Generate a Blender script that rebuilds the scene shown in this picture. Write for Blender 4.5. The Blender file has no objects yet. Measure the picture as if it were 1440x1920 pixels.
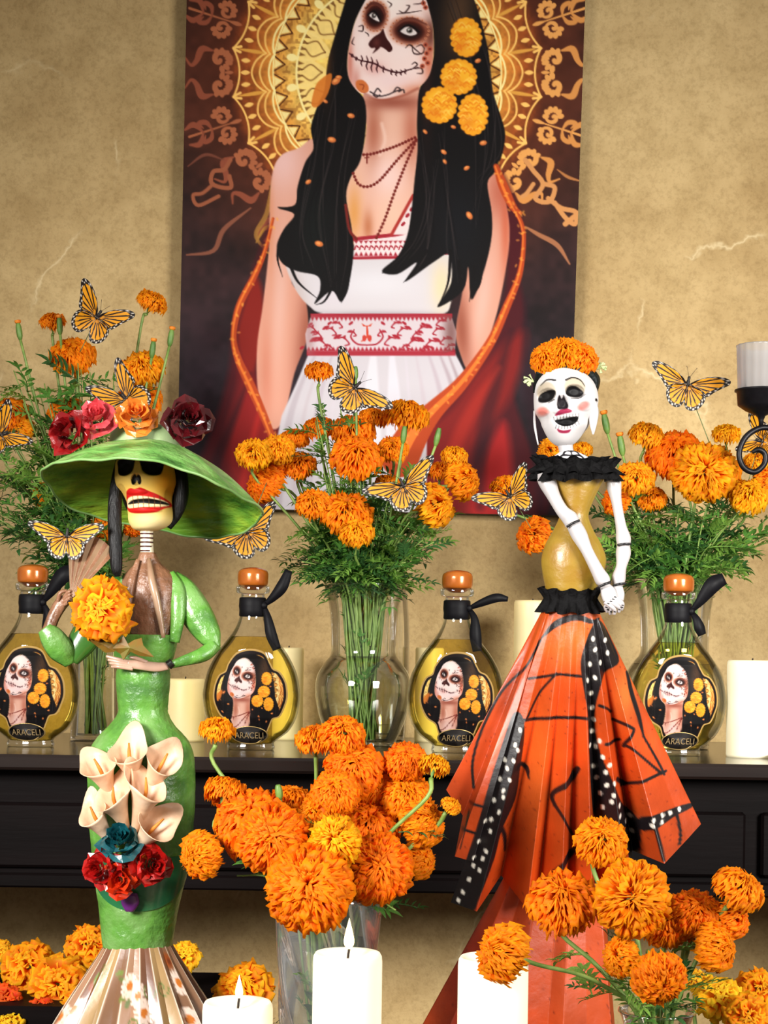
import bpy, math, random
import numpy as np
from mathutils import Vector, Matrix, Euler

# ------------------------------------------------------------------ camera, world, light, exposure
SC = bpy.context.scene
F, CX, CY, ROLL, CAMZ = 3250.0, 720.0, 1210.0, 0.0139, 1.011     # focal length in pixels of the 1440x1920 frame
cam_data = bpy.data.cameras.new('camera')
cam = bpy.data.objects.new('camera', cam_data)
SC.collection.objects.link(cam)
SC.camera = cam
cam_data.sensor_fit = 'VERTICAL'
cam_data.sensor_height = 36.0
cam_data.lens = F / 1920.0 * 36.0
cam_data.shift_y = (CY - 960.0) / 1920.0
cam_data.clip_start = 0.05
cam.location = (0, 0, CAMZ)
cam.matrix_world = Matrix.Translation((0, 0, CAMZ)) @ Matrix.Rotation(math.pi / 2, 4, 'X') @ Matrix.Rotation(ROLL, 4, 'Z')

world = bpy.data.worlds.new('room_light')
SC.world = world
world.use_nodes = True
world.node_tree.nodes['Background'].inputs[0].default_value = (1.0, 0.93, 0.84, 1)
world.node_tree.nodes['Background'].inputs[1].default_value = 0.34

def area(name, loc, target, sx, sy, power, color, spread=180):
    l = bpy.data.lights.new(name, 'AREA')
    l.shape = 'RECTANGLE'; l.size = sx; l.size_y = sy; l.energy = power; l.color = color; l.spread = math.radians(spread)
    o = bpy.data.objects.new(name, l); SC.collection.objects.link(o)
    o.location = loc
    o.rotation_euler = (Vector(target) - Vector(loc)).to_track_quat('-Z', 'Y').to_euler()
    return o
area('window_light_right', (1.55, 0.35, 1.5), (0.46, 2.8, 0.98), 0.8, 0.8, 19.5, (1.0, 0.97, 0.92), 72)
area('window_light_left', (-1.35, 0.1, 1.62), (-0.08, 2.2, 0.88), 0.8, 0.6, 15, (1.0, 0.97, 0.93), 60)
SC.view_settings.view_transform = 'Standard'
SC.view_settings.look = 'None'
SC.view_settings.gamma = 1.0
SC.view_settings.use_curve_mapping = False
SC.view_settings.exposure = -0.2
SC.cycles.max_bounces = 14
SC.cycles.diffuse_bounces = 8
SC.cycles.transparent_max_bounces = 40
SC.cycles.transmission_bounces = 10
SC.cycles.caustics_reflective = False
SC.cycles.caustics_refractive = False

# ------------------------------------------------------------------ helpers
COL = SC.collection
RNG = random.Random(7)
CR, SR = math.cos(ROLL), math.sin(ROLL)
TABLE_Z, FRONT_Z, WALL_Y = 0.85, 0.45, 3.05

def P(px, py, d):
    """point at distance d from the camera plane that the photograph shows at (px, py)"""
    u, v = px - CX, py - CY
    return Vector(((u * CR + v * SR) / F * d, d, CAMZ - (-u * SR + v * CR) / F * d))

def PV(a, d):
    a = np.asarray(a, float); u = a[..., 0] - CX; v = a[..., 1] - CY
    return np.stack([(u * CR + v * SR) / F * d, np.zeros_like(u) + d, CAMZ - (-u * SR + v * CR) / F * d], -1)

def Q(v):
    """the reverse of P, for a plain front view of a thing standing at distance v.y"""
    x, z = v[0] * F / v[1], (CAMZ - v[2]) * F / v[1]
    return (CX + x * CR - z * SR, CY + x * SR + z * CR)

def lin(c):
    out = []
    for x in c[:3]:
        x = x / 255.0
        out.append(x / 12.92 if x <= 0.04045 else ((x + 0.055) / 1.055) ** 2.4)
    return tuple(out)

def linA(a):
    a = np.clip(a, 0, 1)
    return np.where(a <= 0.04045, a / 12.92, ((a + 0.055) / 1.055) ** 2.4)

def thing(name, label, cat, loc, group=None):
    o = bpy.data.objects.new(name, None)
    COL.objects.link(o)
    o.location = loc
    o.empty_display_size = 0.02
    o['label'] = label; o['category'] = cat
    if group: o['group'] = group
    return o

def tag(o, label, cat, group=None):
    o['label'] = label; o['category'] = cat
    if group: o['group'] = group
    return o

def origin_of(o):
    p = Vector((0, 0, 0))
    while o is not None:
        p = p + Vector(o.location); o = o.parent
    return p

def mesh(name, verts, faces, mat, smooth=True, col=None):
    me = bpy.data.meshes.new(name)
    me.from_pydata([tuple(v) for v in verts], [], [tuple(f) for f in faces])
    if mat is not None: me.materials.append(mat)
    if smooth: me.polygons.foreach_set('use_smooth', [True] * len(me.polygons))
    if col is not None: set_col(me, col)
    me.update()
    return me

def set_col(me, col):
    at = me.color_attributes.new('Col', 'FLOAT_COLOR', 'POINT')
    c = np.ones((len(me.vertices), 4), np.float32)
    c[:, :3] = linA(np.asarray(col, float))
    at.data.foreach_set('color', c.ravel())

def put(name, me, parent=None, loc=None, kind=None, label=None):
    o = bpy.data.objects.new(name, me)
    COL.objects.link(o)
    if parent is not None: o.parent = parent
    if loc is not None: o.location = loc
    if kind: o['kind'] = kind
    if label: o['label'] = label
    return o

def mk(name, verts, faces, mat, parent=None, smooth=True, col=None, kind=None, label=None, centre=False):
    """one mesh object; verts are world coordinates"""
    V = np.array([tuple(v) for v in verts], float)
    off = np.array(origin_of(parent)) if parent is not None else np.zeros(3)
    loc = None
    if parent is None or centre:
        b = np.array([(V[:, 0].min() + V[:, 0].max()) / 2, (V[:, 1].min() + V[:, 1].max()) / 2, V[:, 2].min()])
        loc = b - off
        V = V - b
    else:
        V = V - off
    return put(name, mesh(name, V, faces, mat, smooth, col), parent, loc, kind, label)

def big_grid(name, V, mat, parent, col, closed_u=False, smooth=True):
    """V: rows x cols x 3 world coordinates"""
    R, Cn = V.shape[:2]
    off = np.array(origin_of(parent)) if parent is not None else np.zeros(3)
    me = bpy.data.meshes.new(name)
    idx = np.arange(R * Cn).reshape(R, Cn)
    if closed_u: idx = np.concatenate([idx, idx[:, :1]], 1)
    f = np.stack([idx[:-1, :-1], idx[1:, :-1], idx[1:, 1:], idx[:-1, 1:]], -1).reshape(-1, 4)
    me.vertices.add(R * Cn)
    me.vertices.foreach_set('co', (V.reshape(-1, 3) - off).astype(np.float32).ravel())
    me.loops.add(f.size)
    me.loops.foreach_set('vertex_index', f.astype(np.int32).ravel())
    me.polygons.add(len(f))
    me.polygons.foreach_set('loop_start', np.arange(0, f.size, 4, dtype=np.int32))
    me.polygons.foreach_set('use_smooth', np.full(len(f), smooth))
    me.update(calc_edges=True)
    me.validate()
    me.materials.append(mat)
    if col is not None: set_col(me, col.reshape(-1, 3))
    return put(name, me, parent)

def cr(pts, n=8, closed=False):
    """Catmull-Rom through points of any dimension"""
    p = np.asarray([tuple(q) for q in pts], float)
    if closed: ext = np.concatenate([p[-1:], p, p[:2]])
    else: ext = np.concatenate([2 * p[:1] - p[1:2], p, 2 * p[-1:] - p[-2:-1]])
    out = []
    t = np.linspace(0, 1, n, endpoint=False)[:, None]
    for i in range(len(ext) - 3):
        a, b, c, d = ext[i:i + 4]
        out.append(0.5 * ((2 * b) + (-a + c) * t + (2 * a - 5 * b + 4 * c - d) * t * t + (-a + 3 * b - 3 * c + d) * t ** 3))
    if not closed: out.append(ext[-2:-1])
    return np.concatenate(out)

def ring_faces(nr, n, closed=True, cap0=True, cap1=True):
    f = []
    m = n if closed else n - 1
    for i in range(nr - 1):
        for j in range(m):
            k = (j + 1) % n
            f.append((i * n + j, i * n + k, (i + 1) * n + k, (i + 1) * n + j))
    if closed and cap0: f.append(tuple(range(n))[::-1])
    if closed and cap1: f.append(tuple((nr - 1) * n + j for j in range(n)))
    return f

def tube(pts, rad, n=8, smooth=0, cap=True):
    if smooth:
        q = np.concatenate([np.asarray([tuple(p) for p in pts], float), np.asarray(rad, float).reshape(-1, 1) if not np.isscalar(rad) else np.full((len(pts), 1), rad)], 1)
        q = cr(q, smooth); pts = [Vector(p[:3]) for p in q]; rad = q[:, 3]
    else:
        pts = [Vector(p) for p in pts]
        if np.isscalar(rad): rad = [rad] * len(pts)
    V = []
    up = None
    for i, p in enumerate(pts):
        t = (pts[min(i + 1, len(pts) - 1)] - pts[max(i - 1, 0)])
        t = t.normalized() if t.length > 1e-9 else Vector((0, 0, 1))
        if up is None: up = Vector((0, 1, 0)) if abs(t.y) < 0.9 else Vector((1, 0, 0))
        s = t.cross(up).normalized(); up = s.cross(t).normalized()
        for j in range(n):
            a = 2 * math.pi * j / n
            V.append(p + (s * math.cos(a) + up * math.sin(a)) * max(rad[i], 1e-5))
    return V, ring_faces(len(pts), n, True, cap, cap)

def join(*vf):
    V, Fa = [], []
    for v, f in vf:
        b = len(V); V += list(v); Fa += [tuple(i + b for i in q) for q in f]
    return V, Fa

def box(x0, x1, y0, y1, z0, z1, bev=0.0):
    if bev <= 0:
        V = [(x, y, z) for z in (z0, z1) for y in (y0, y1) for x in (x0, x1)]
        return V, [(0, 2, 3, 1), (4, 5, 7, 6), (0, 1, 5, 4), (2, 6, 7, 3), (0, 4, 6, 2), (1, 3, 7, 5)]
    rings = []
    for z, i in ((z0, bev), (z0 + bev, 0), (z1 - bev, 0), (z1, bev)):
        c = bev
        xa, xb, ya, yb = x0 + i, x1 - i, y0 + i, y1 - i
        rings += [(xa + c, ya, z), (xb - c, ya, z), (xb, ya + c, z), (xb, yb - c, z), (xb - c, yb, z), (xa + c, yb, z), (xa, yb - c, z), (xa, ya + c, z)]
    return rings, ring_faces(4, 8)

def lathe(prof, c, n=48, ky=1.0, flute=None, cap0=True, cap1=True):
    """prof: (radius, z) pairs in metres around c"""
    V = []
    for r, z in prof:
        for j in range(n):
            a = 2 * math.pi * j / n
            k = flute(a, z) if flute else 1.0
            V.append((c[0] + r * k * math.cos(a), c[1] + r * k * ky * math.sin(a), c[2] + z))
    return V, ring_faces(len(prof), n, True, cap0, cap1)

def eloft(spec, d, n=40, sub=6, cap0=True, cap1=True):
    """rings given in photograph pixels (x, y, half width, half depth[, depth offset]) for a thing at distance d"""
    s = d / F
    q = np.array([tuple(r) + (0,) * (5 - len(r)) for r in spec], float)
    if sub > 1: q = cr(q, sub)
    V = []
    for x, y, rx, ry, o in q:
        c = P(x, y, d)
        for j in range(n):
            a = 2 * math.pi * j / n
            V.append((c.x + max(rx, .2) * s * math.cos(a), c.y + (o + max(ry, .2) * math.sin(a)) * s, c.z))
    return V, ring_faces(len(q), n, True, cap0, cap1)

def frame(n, up=(0, 0, 1)):
    """rotation whose Z axis is n"""
    z = Vector(n).normalized(); u = Vector(up)
    if abs(z.dot(u)) > 0.97: u = Vector((0, 1, 0))
    x = u.cross(z).normalized(); y = z.cross(x)
    return Matrix((x, y, z)).transposed()

# ------------------------------------------------------------------ materials (all node based)
MATS = {}
def nodes_of(name):
    m = bpy.data.materials.new(name); m.use_nodes = True
    nt = m.node_tree
    return m, nt, nt.nodes['Principled BSDF'], nt.nodes['Material Output']

def mat(name, c1, c2=None, scale=20.0, rough=0.5, bump=0.0, bscale=None, metal=0.0, coat=0.0, c3=None, detail=4.0, trans=0.0, bdist=0.004, emit=None, espow=0.0, sss=0.0, stretch=(1, 1, 1), spec=0.5):
    if name in MATS: return MATS[name]
    m, nt, b, out = nodes_of(name)
    N, L = nt.nodes, nt.links
    b.inputs['Roughness'].default_value = rough
    b.inputs['Metallic'].default_value = metal
    b.inputs['Specular IOR Level'].default_value = spec
    b.inputs['Coat Weight'].default_value = coat
    b.inputs['Coat Roughness'].default_value = 0.12
    tc = N.new('ShaderNodeTexCoord'); mp = N.new('ShaderNodeMapping')
    mp.inputs['Scale'].default_value = stretch
    L.new(tc.outputs['Object'], mp.inputs['Vector'])
    if c2 is None: c2 = tuple(x * 0.88 for x in c1)
    nz = N.new('ShaderNodeTexNoise'); nz.inputs['Scale'].default_value = scale; nz.inputs['Detail'].default_value = detail
    L.new(mp.outputs[0], nz.inputs['Vector'])
    rp = N.new('ShaderNodeValToRGB')
    rp.color_ramp.elements[0].position = 0.33; rp.color_ramp.elements[1].position = 0.67
    rp.color_ramp.elements[0].color = lin(c2) + (1,); rp.color_ramp.elements[1].color = lin(c1) + (1,)
    if c3 is not None:
        e = rp.color_ramp.elements.new(0.5); e.color = lin(c3) + (1,)
    L.new(nz.outputs['Fac'], rp.inputs['Fac'])
    L.new(rp.outputs['Color'], b.inputs['Base Color'])
    if bump:
        nb = N.new('ShaderNodeTexNoise'); nb.inputs['Scale'].default_value = bscale or scale * 3; nb.inputs['Detail'].default_value = 5
        L.new(mp.outputs[0], nb.inputs['Vector'])
        bp = N.new('ShaderNodeBump'); bp.inputs['Strength'].default_value = bump; bp.inputs['Distance'].default_value = bdist
        L.new(nb.outputs['Fac'], bp.inputs['Height']); L.new(bp.outputs[0], b.inputs['Normal'])
    if emit is not None:
        b.inputs['Emission Color'].default_value = lin(emit) + (1,); b.inputs['Emission Strength'].default_value = espow
    if sss:
        b.inputs['Subsurface Weight'].default_value = sss; b.inputs['Subsurface Radius'].default_value = (0.02, 0.012, 0.006); b.inputs['Subsurface Scale'].default_value = 0.5
    if trans:
        tr = N.new('ShaderNodeBsdfTranslucent'); L.new(rp.outputs['Color'], tr.inputs['Color'])
        mx = N.new('ShaderNodeMixShader'); mx.inputs[0].default_value = trans
        L.new(b.outputs[0], mx.inputs[1]); L.new(tr.outputs[0], mx.inputs[2]); L.new(mx.outputs[0], out.inputs['Surface'])
    MATS[name] = m
    return m

def vmat(name, rough=0.5, bump=0.0, bscale=60.0, coat=0.0, trans=0.0, tint=None, spec=0.5, vary=0.0):
    """colour from the mesh's own colour attribute"""
    if name in MATS: return MATS[name]
    m, nt, b, out = nodes_of(name)
    N, L = nt.nodes, nt.links
    b.inputs['Roughness'].default_value = rough; b.inputs['Coat Weight'].default_value = coat; b.inputs['Coat Roughness'].default_value = 0.1
    b.inputs['Specular IOR Level'].default_value = spec
    at = N.new('ShaderNodeAttribute'); at.attribute_name = 'Col'
    src = at.outputs['Color']
    if tint is not None:
        mx = N.new('ShaderNodeMix'); mx.data_type = 'RGBA'; mx.blend_type = 'MULTIPLY'; mx.inputs['Factor'].default_value = 1.0
        L.new(src, mx.inputs[6]); mx.inputs[7].default_value = tuple(tint) + (1,)
        src = mx.outputs[2]
    if vary:
        oi = N.new('ShaderNodeObjectInfo'); hs = N.new('ShaderNodeHueSaturation'); mr = N.new('ShaderNodeMapRange')
        mr.inputs[3].default_value = 0.5 - vary; mr.inputs[4].default_value = 0.5 + vary
        L.new(oi.outputs['Random'], mr.inputs[0]); L.new(mr.outputs[0], hs.inputs['Hue']); L.new(src, hs.inputs['Color'])
        src = hs.outputs['Color']
    L.new(src, b.inputs['Base Color'])
    if bump:
        tc = N.new('ShaderNodeTexCoord'); nb = N.new('ShaderNodeTexNoise'); nb.inputs['Scale'].default_value = bscale; nb.inputs['Detail'].default_value = 5
        L.new(tc.outputs['Object'], nb.inputs['Vector'])
        bp = N.new('ShaderNodeBump'); bp.inputs['Strength'].default_value = bump; bp.inputs['Distance'].default_value = 0.004
        L.new(nb.outputs['Fac'], bp.inputs['Height']); L.new(bp.outputs[0], b.inputs['Normal'])
    if trans:
        tr = N.new('ShaderNodeBsdfTranslucent'); L.new(src, tr.inputs['Color'])
        mx = N.new('ShaderNodeMixShader'); mx.inputs[0].default_value = trans
        L.new(b.outputs[0], mx.inputs[1]); L.new(tr.outputs[0], mx.inputs[2]); L.new(mx.outputs[0], out.inputs['Surface'])
    MATS[name] = m
    return m

def glass(name, tint=(1, 1, 1), refl=1.0, rough=0.02, base=0.04, milk=0.0):
    """thin clear glass: what lies behind it shows through, its grazing edges mirror the room"""
    if name in MATS: return MATS[name]
    m, nt, b, out = nodes_of(name)
    N, L = nt.nodes, nt.links
    N.remove(b)
    tr = N.new('ShaderNodeBsdfTransparent'); tr.inputs[0].default_value = tuple(tint) + (1,)
    gl = N.new('ShaderNodeBsdfGlossy'); gl.inputs['Roughness'].default_value = rough; gl.inputs[0].default_value = (refl, refl, refl, 1)
    lw = N.new('ShaderNodeLayerWeight'); lw.inputs['Blend'].default_value = 0.22
    mr = N.new('ShaderNodeMapRange'); mr.inputs[3].default_value = base; mr.inputs[4].default_value = 0.75
    L.new(lw.outputs['Fresnel'], mr.inputs[0])
    mx = N.new('ShaderNodeMixShader')
    L.new(mr.outputs[0], mx.inputs[0]); L.new(tr.outputs[0], mx.inputs[1]); L.new(gl.outputs[0], mx.inputs[2]); L.new(mx.outputs[0], out.inputs['Surface'])
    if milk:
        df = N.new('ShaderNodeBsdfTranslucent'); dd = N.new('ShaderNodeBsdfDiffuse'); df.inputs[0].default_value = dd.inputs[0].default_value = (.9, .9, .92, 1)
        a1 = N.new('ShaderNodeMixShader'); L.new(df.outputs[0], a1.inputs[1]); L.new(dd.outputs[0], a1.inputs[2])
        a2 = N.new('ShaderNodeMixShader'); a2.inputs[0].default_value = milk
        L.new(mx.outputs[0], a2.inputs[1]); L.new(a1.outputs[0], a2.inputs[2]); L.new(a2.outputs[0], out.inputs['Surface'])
    MATS[name] = m
    return m

def liquid(name, color, ior=1.33):
    if name in MATS: return MATS[name]
    m, nt, b, out = nodes_of(name)
    b.inputs['Base Color'].default_value = tuple(color) + (1,)
    b.inputs['Transmission Weight'].default_value = 1.0
    b.inputs['Roughness'].default_value = 0.0
    b.inputs['IOR'].default_value = ior
    MATS[name] = m
    return m

# ------------------------------------------------------------------ a small painter's canvas for printed and hand-painted surfaces
class Canvas:
    def __init__(s, x0, y0, x1, y1, step, base):
        s.x0, s.y0, s.step = x0, y0, step
        s.w, s.h = int((x1 - x0) / step) + 1, int((y1 - y0) / step) + 1
        s.a = np.zeros((s.h, s.w, 3)) + np.array(base) / 255.0
        s.rs = np.random.RandomState(3)
    def _win(s, xa, ya, xb, yb):
        i0 = max(0, int((xa - s.x0) / s.step)); i1 = min(s.w, int((xb - s.x0) / s.step) + 2)
        j0 = max(0, int((ya - s.y0) / s.step)); j1 = min(s.h, int((yb - s.y0) / s.step) + 2)
        if i1 <= i0 or j1 <= j0: return None
        X, Y = np.meshgrid(s.x0 + np.arange(i0, i1) * s.step, s.y0 + np.arange(j0, j1) * s.step)
        return i0, i1, j0, j1, X, Y
    def _mix(s, w, cov, color, clip=None):
        i0, i1, j0, j1 = w[:4]
        if clip is not None: cov = cov * clip[j0:j1, i0:i1]
        c = cov[..., None]
        col = color if isinstance(color, np.ndarray) and color.ndim == 3 else np.array(color) / 255.0
        s.a[j0:j1, i0:i1] = s.a[j0:j1, i0:i1] * (1 - c) + col * c
    def polymask(s, pts, soft=1.5, smooth=6):
        p = cr(pts, smooth, True) if smooth else np.asarray(pts, float)
        w = s._win(p[:, 0].min() - soft, p[:, 1].min() - soft, p[:, 0].max() + soft, p[:, 1].max() + soft)
        if w is None: return None
        X, Y = w[4], w[5]
        D = np.full(X.shape, 1e9); ins = np.zeros(X.shape, bool)
        q = np.roll(p, -1, 0)
        for (ax, ay), (bx, by) in zip(p, q):
            dx, dy = bx - ax, by - ay
            l2 = dx * dx + dy * dy
            if l2 < 1e-9: continue
            t = np.clip(((X - ax) * dx + (Y - ay) * dy) / l2, 0, 1)
            np.minimum(D, (X - ax - t * dx) ** 2 + (Y - ay - t * dy) ** 2, out=D)
            if ay != by:
                ins ^= ((ay > Y) != (by > Y)) & (X < dx * (Y - ay) / dy + ax)
        D = np.sqrt(D); D = np.where(ins, D, -D)
        return w, np.clip(D / soft + 0.5, 0, 1)
    def poly(s, pts, color, soft=1.5, alpha=1.0, smooth=6, clip=None):
        r = s.polymask(pts, soft, smooth)
        if r is None: return None
        w, cov = r
        s._mix(w, cov * alpha, color, clip)
        full = np.zeros((s.h, s.w)); full[w[2]:w[3], w[0]:w[1]] = cov
        return full
    def stroke(s, pts, width, color, smooth=6, alpha=1.0, clip=None, soft=1.2, taper=False):
        p = np.asarray([tuple(q) for q in pts], float)
        wd = np.asarray(width, float) if not np.isscalar(width) else np.full(len(p), float(width))
        q = np.concatenate([p, wd[:, None]], 1)
        if smooth and len(p) > 2: q = cr(q, smooth)
        if taper:
            t = np.linspace(0, 1, len(q)); q[:, 2] *= np.sin(np.pi * np.clip(t, .02, .98)) ** .7
        m = q[:, 2].max() + soft
        w = s._win(q[:, 0].min() - m, q[:, 1].min() - m, q[:, 0].max() + m, q[:, 1].max() + m)
        if w is None: return
        cov = np.zeros(w[4].shape)
        for a, b in zip(q[:-1], q[1:]):
            mm = max(a[2], b[2]) + soft
            v = s._win(min(a[0], b[0]) - mm, min(a[1], b[1]) - mm, max(a[0], b[0]) + mm, max(a[1], b[1]) + mm)
            if v is None: continue
            dx, dy = b[0] - a[0], b[1] - a[1]; l2 = dx * dx + dy * dy + 1e-9
            t = np.clip(((v[4] - a[0]) * dx + (v[5] - a[1]) * dy) / l2, 0, 1)
            D = np.hypot(v[4] - a[0] - t * dx, v[5] - a[1] - t * dy)
            c = np.clip(((a[2] + (b[2] - a[2]) * t) / 2 - D) / soft + 0.5, 0, 1)
            sl = (slice(v[2] - w[2], v[3] - w[2]), slice(v[0] - w[0], v[1] - w[0]))
            cov[sl] = np.maximum(cov[sl], c)
        s._mix(w, cov * alpha, color, clip)
    def oval(s, cx, cy, rx, ry, color, rot=0.0, soft=0.15, alpha=1.0, clip=None):
        """soft is the share of the radius that fades"""
        m = max(rx, ry) * (1 + soft)
        w = s._win(cx - m, cy - m, cx + m, cy + m)
        if w is None: return
        c, n = math.cos(rot), math.sin(rot)
        x, y = w[4] - cx, w[5] - cy
        r = np.hypot((x * c + y * n) / rx, (-x * n + y * c) / ry)
        s._mix(w, np.clip((1 - r) / max(soft, 1e-3) + 0.5, 0, 1) * alpha, color, clip)
    def glow(s, cx, cy, rx, ry, color, alpha=1.0, rot=0.0, clip=None):
        w = s._win(cx - 2.6 * max(rx, ry), cy - 2.6 * max(rx, ry), cx + 2.6 * max(rx, ry), cy + 2.6 * max(rx, ry))
        if w is None: return
        c, n = math.cos(rot), math.sin(rot)
        x, y = w[4] - cx, w[5] - cy
        s._mix(w, alpha * np.exp(-(((x * c + y * n) / rx) ** 2 + ((-x * n + y * c) / ry) ** 2)), color, clip)
    def noise(s, cell, seed=0):
        r = np.random.RandomState(seed)
        gh, gw = int(s.h * s.step / cell) + 3, int(s.w * s.step / cell) + 3
        g = r.rand(gh, gw)
        y = np.arange(s.h) * s.step / cell; x = np.arange(s.w) * s.step / cell
        j, i = y.astype(int), x.astype(int); fy = (y - j)[:, None]; fx = (x - i)[None]
        fy, fx = fy * fy * (3 - 2 * fy), fx * fx * (3 - 2 * fx)
        return (g[np.ix_(j, i)] * (1 - fy) * (1 - fx) + g[np.ix_(j + 1, i)] * fy * (1 - fx) + g[np.ix_(j, i + 1)] * (1 - fy) * fx + g[np.ix_(j + 1, i + 1)] * fy * fx)
    def sample(s, x, y):
        u = np.clip((np.asarray(x) - s.x0) / s.step, 0, s.w - 1.001); v = np.clip((np.asarray(y) - s.y0) / s.step, 0, s.h - 1.001)
        i, j = u.astype(int), v.astype(int); fu, fv = (u - i)[..., None], (v - j)[..., None]
        a = s.a
        return a[j, i] * (1 - fu) * (1 - fv) + a[j, i + 1] * fu * (1 - fv) + a[j + 1, i] * (1 - fu) * fv + a[j + 1, i + 1] * fu * fv
# ------------------------------------------------------------------ the setting
def plaster():
    m, nt, b, out = nodes_of('ochre_plaster')
    N, L = nt.nodes, nt.links
    tc = N.new('ShaderNodeTexCoord')
    def noise(scale, detail=6, rough=0.6):
        n = N.new('ShaderNodeTexNoise'); n.inputs['Scale'].default_value = scale; n.inputs['Detail'].default_value = detail; n.inputs['Roughness'].default_value = rough
        L.new(tc.outputs['Object'], n.inputs['Vector']); return n
    big, mid, fine = noise(2.6, 4), noise(16, 6), noise(110, 6, 0.7)
    r1 = N.new('ShaderNodeValToRGB'); e = r1.color_ramp.elements
    e[0].position = .3; e[0].color = lin((178, 147, 95)) + (1,); e[1].position = .7; e[1].color = lin((210, 182, 129)) + (1,)
    L.new(big.outputs['Fac'], r1.inputs[0])
    r2 = N.new('ShaderNodeValToRGB'); e = r2.color_ramp.elements
    e[0].position = .38; e[0].color = (.80, .77, .70, 1); e[1].position = .62; e[1].color = (1.0, 1.0, 1.0, 1)
    L.new(mid.outputs['Fac'], r2.inputs[0])
    mx = N.new('ShaderNodeMix'); mx.data_type = 'RGBA'; mx.blend_type = 'MULTIPLY'; mx.inputs['Factor'].default_value = 0.75
    L.new(r1.outputs[0], mx.inputs[6]); L.new(r2.outputs[0], mx.inputs[7])
    r3 = N.new('ShaderNodeValToRGB'); e = r3.color_ramp.elements
    e[0].position = .36; e[0].color = (.72, .69, .62, 1); e[1].position = .54; e[1].color = (1, 1, 1, 1)
    L.new(fine.outputs['Fac'], r3.inputs[0])
    m2 = N.new('ShaderNodeMix'); m2.data_type = 'RGBA'; m2.blend_type = 'MULTIPLY'; m2.inputs['Factor'].default_value = 0.6
    L.new(mx.outputs[2], m2.inputs[6]); L.new(r3.outputs[0], m2.inputs[7])
    # hairline cracks filled with paler plaster
    dis = N.new('ShaderNodeMix'); dis.data_type = 'RGBA'; dis.inputs['Factor'].default_value = 0.12
    wn = noise(5, 5); L.new(tc.outputs['Object'], dis.inputs[6]); L.new(wn.outputs['Color'], dis.inputs[7])
    vo = N.new('ShaderNodeTexVoronoi'); vo.feature = 'DISTANCE_TO_EDGE'; vo.inputs['Scale'].default_value = 2.1
    L.new(dis.outputs[2], vo.inputs['Vector'])
    rc = N.new('ShaderNodeValToRGB'); e = rc.color_ramp.elements
    e[0].position = 0.0; e[0].color = (1, 1, 1, 1); e[1].position = 0.006; e[1].color = (0, 0, 0, 1)
    L.new(vo.outputs['Distance'], rc.inputs[0])
    gate = N.new('ShaderNodeValToRGB'); e = gate.color_ramp.elements; e[0].position = .52; e[1].position = .6
    g = noise(4.3, 2); L.new(g.outputs['Fac'], gate.inputs[0])
    ml = N.new('ShaderNodeMath'); ml.operation = 'MULTIPLY'; L.new(rc.outputs[0], ml.inputs[0]); L.new(gate.outputs[0], ml.inputs[1])
    ml2 = N.new('ShaderNodeMath'); ml2.operation = 'MULTIPLY'; ml2.inputs[1].default_value = .55; L.new(ml.outputs[0], ml2.inputs[0])
    m3 = N.new('ShaderNodeMix'); m3.data_type = 'RGBA'; L.new(ml2.outputs[0], m3.inputs['Factor'])
    L.new(m2.outputs[2], m3.inputs[6]); m3.inputs[7].default_value = lin((238, 218, 172)) + (1,)
    L.new(m3.outputs[2], b.inputs['Base Color'])
    b.inputs['Roughness'].default_value = 0.75
    add = N.new('ShaderNodeMath'); add.operation = 'MULTIPLY_ADD'; add.inputs[1].default_value = 0.6
    L.new(fine.outputs['Fac'], add.inputs[0]); L.new(mid.outputs['Fac'], add.inputs[2])
    bp = N.new('ShaderNodeBump'); bp.inputs['Strength'].default_value = 0.42; bp.inputs['Distance'].default_value = 0.006
    L.new(add.outputs[0], bp.inputs['Height']); L.new(bp.outputs[0], b.inputs['Normal'])
    return m

WOOD = mat('espresso_wood', (17, 11, 11), (9, 6, 6), scale=9, spec=.06, rough=0.5, bump=0.06, bscale=60, stretch=(.25, 1, 2.5))
WOOD_TOP = mat('espresso_wood_gloss', (40, 31, 28), (26, 19, 18), scale=8, rough=0.16, bump=0.03, bscale=50, stretch=(.25, 1, 2.5))
wall = mk('wall_back', *box(-2.6, 2.6, WALL_Y, WALL_Y + 0.12, 0, 2.6), plaster(), smooth=False); wall['kind'] = 'structure'
fl = mk('floor', *box(-2.6, 2.6, -0.8, WALL_Y, -0.05, 0), mat('terracotta_floor', (120, 84, 62), (98, 66, 50), scale=5, rough=0.5), smooth=False); fl['kind'] = 'structure'

# console table behind everything
ct = thing('console_table', 'long dark wooden console table with drawers against the ochre wall', 'table', (0, 2.74, 0))
mk('tabletop', *box(-1.0, 1.0, 2.445, 3.045, TABLE_Z - 0.022, TABLE_Z, 0.004), WOOD_TOP, ct, smooth=False)
mk('apron', *box(-0.95, 0.95, 2.50, 2.99, 0.655, TABLE_Z - 0.022), WOOD, ct, smooth=False)
for x0, x1 in ((-0.93, -0.335), (-0.315, 0.31), (0.33, 0.523), (0.545, 0.93)):
    dr = mk('drawer_front', *box(x0, x1, 2.487, 2.5005, 0.685, 0.778, 0.004), WOOD, ct, smooth=False)
mk('rail', *box(-0.95, 0.95, 2.494, 2.52, 0.655, 0.676, 0.003), WOOD, ct, smooth=False)
for x in (-0.93, 0.87):
    for y in (2.51, 2.92):
        mk('leg', *box(x, x + 0.06, y, y + 0.06, 0, 0.66, 0.004), WOOD, ct, smooth=False)

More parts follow.
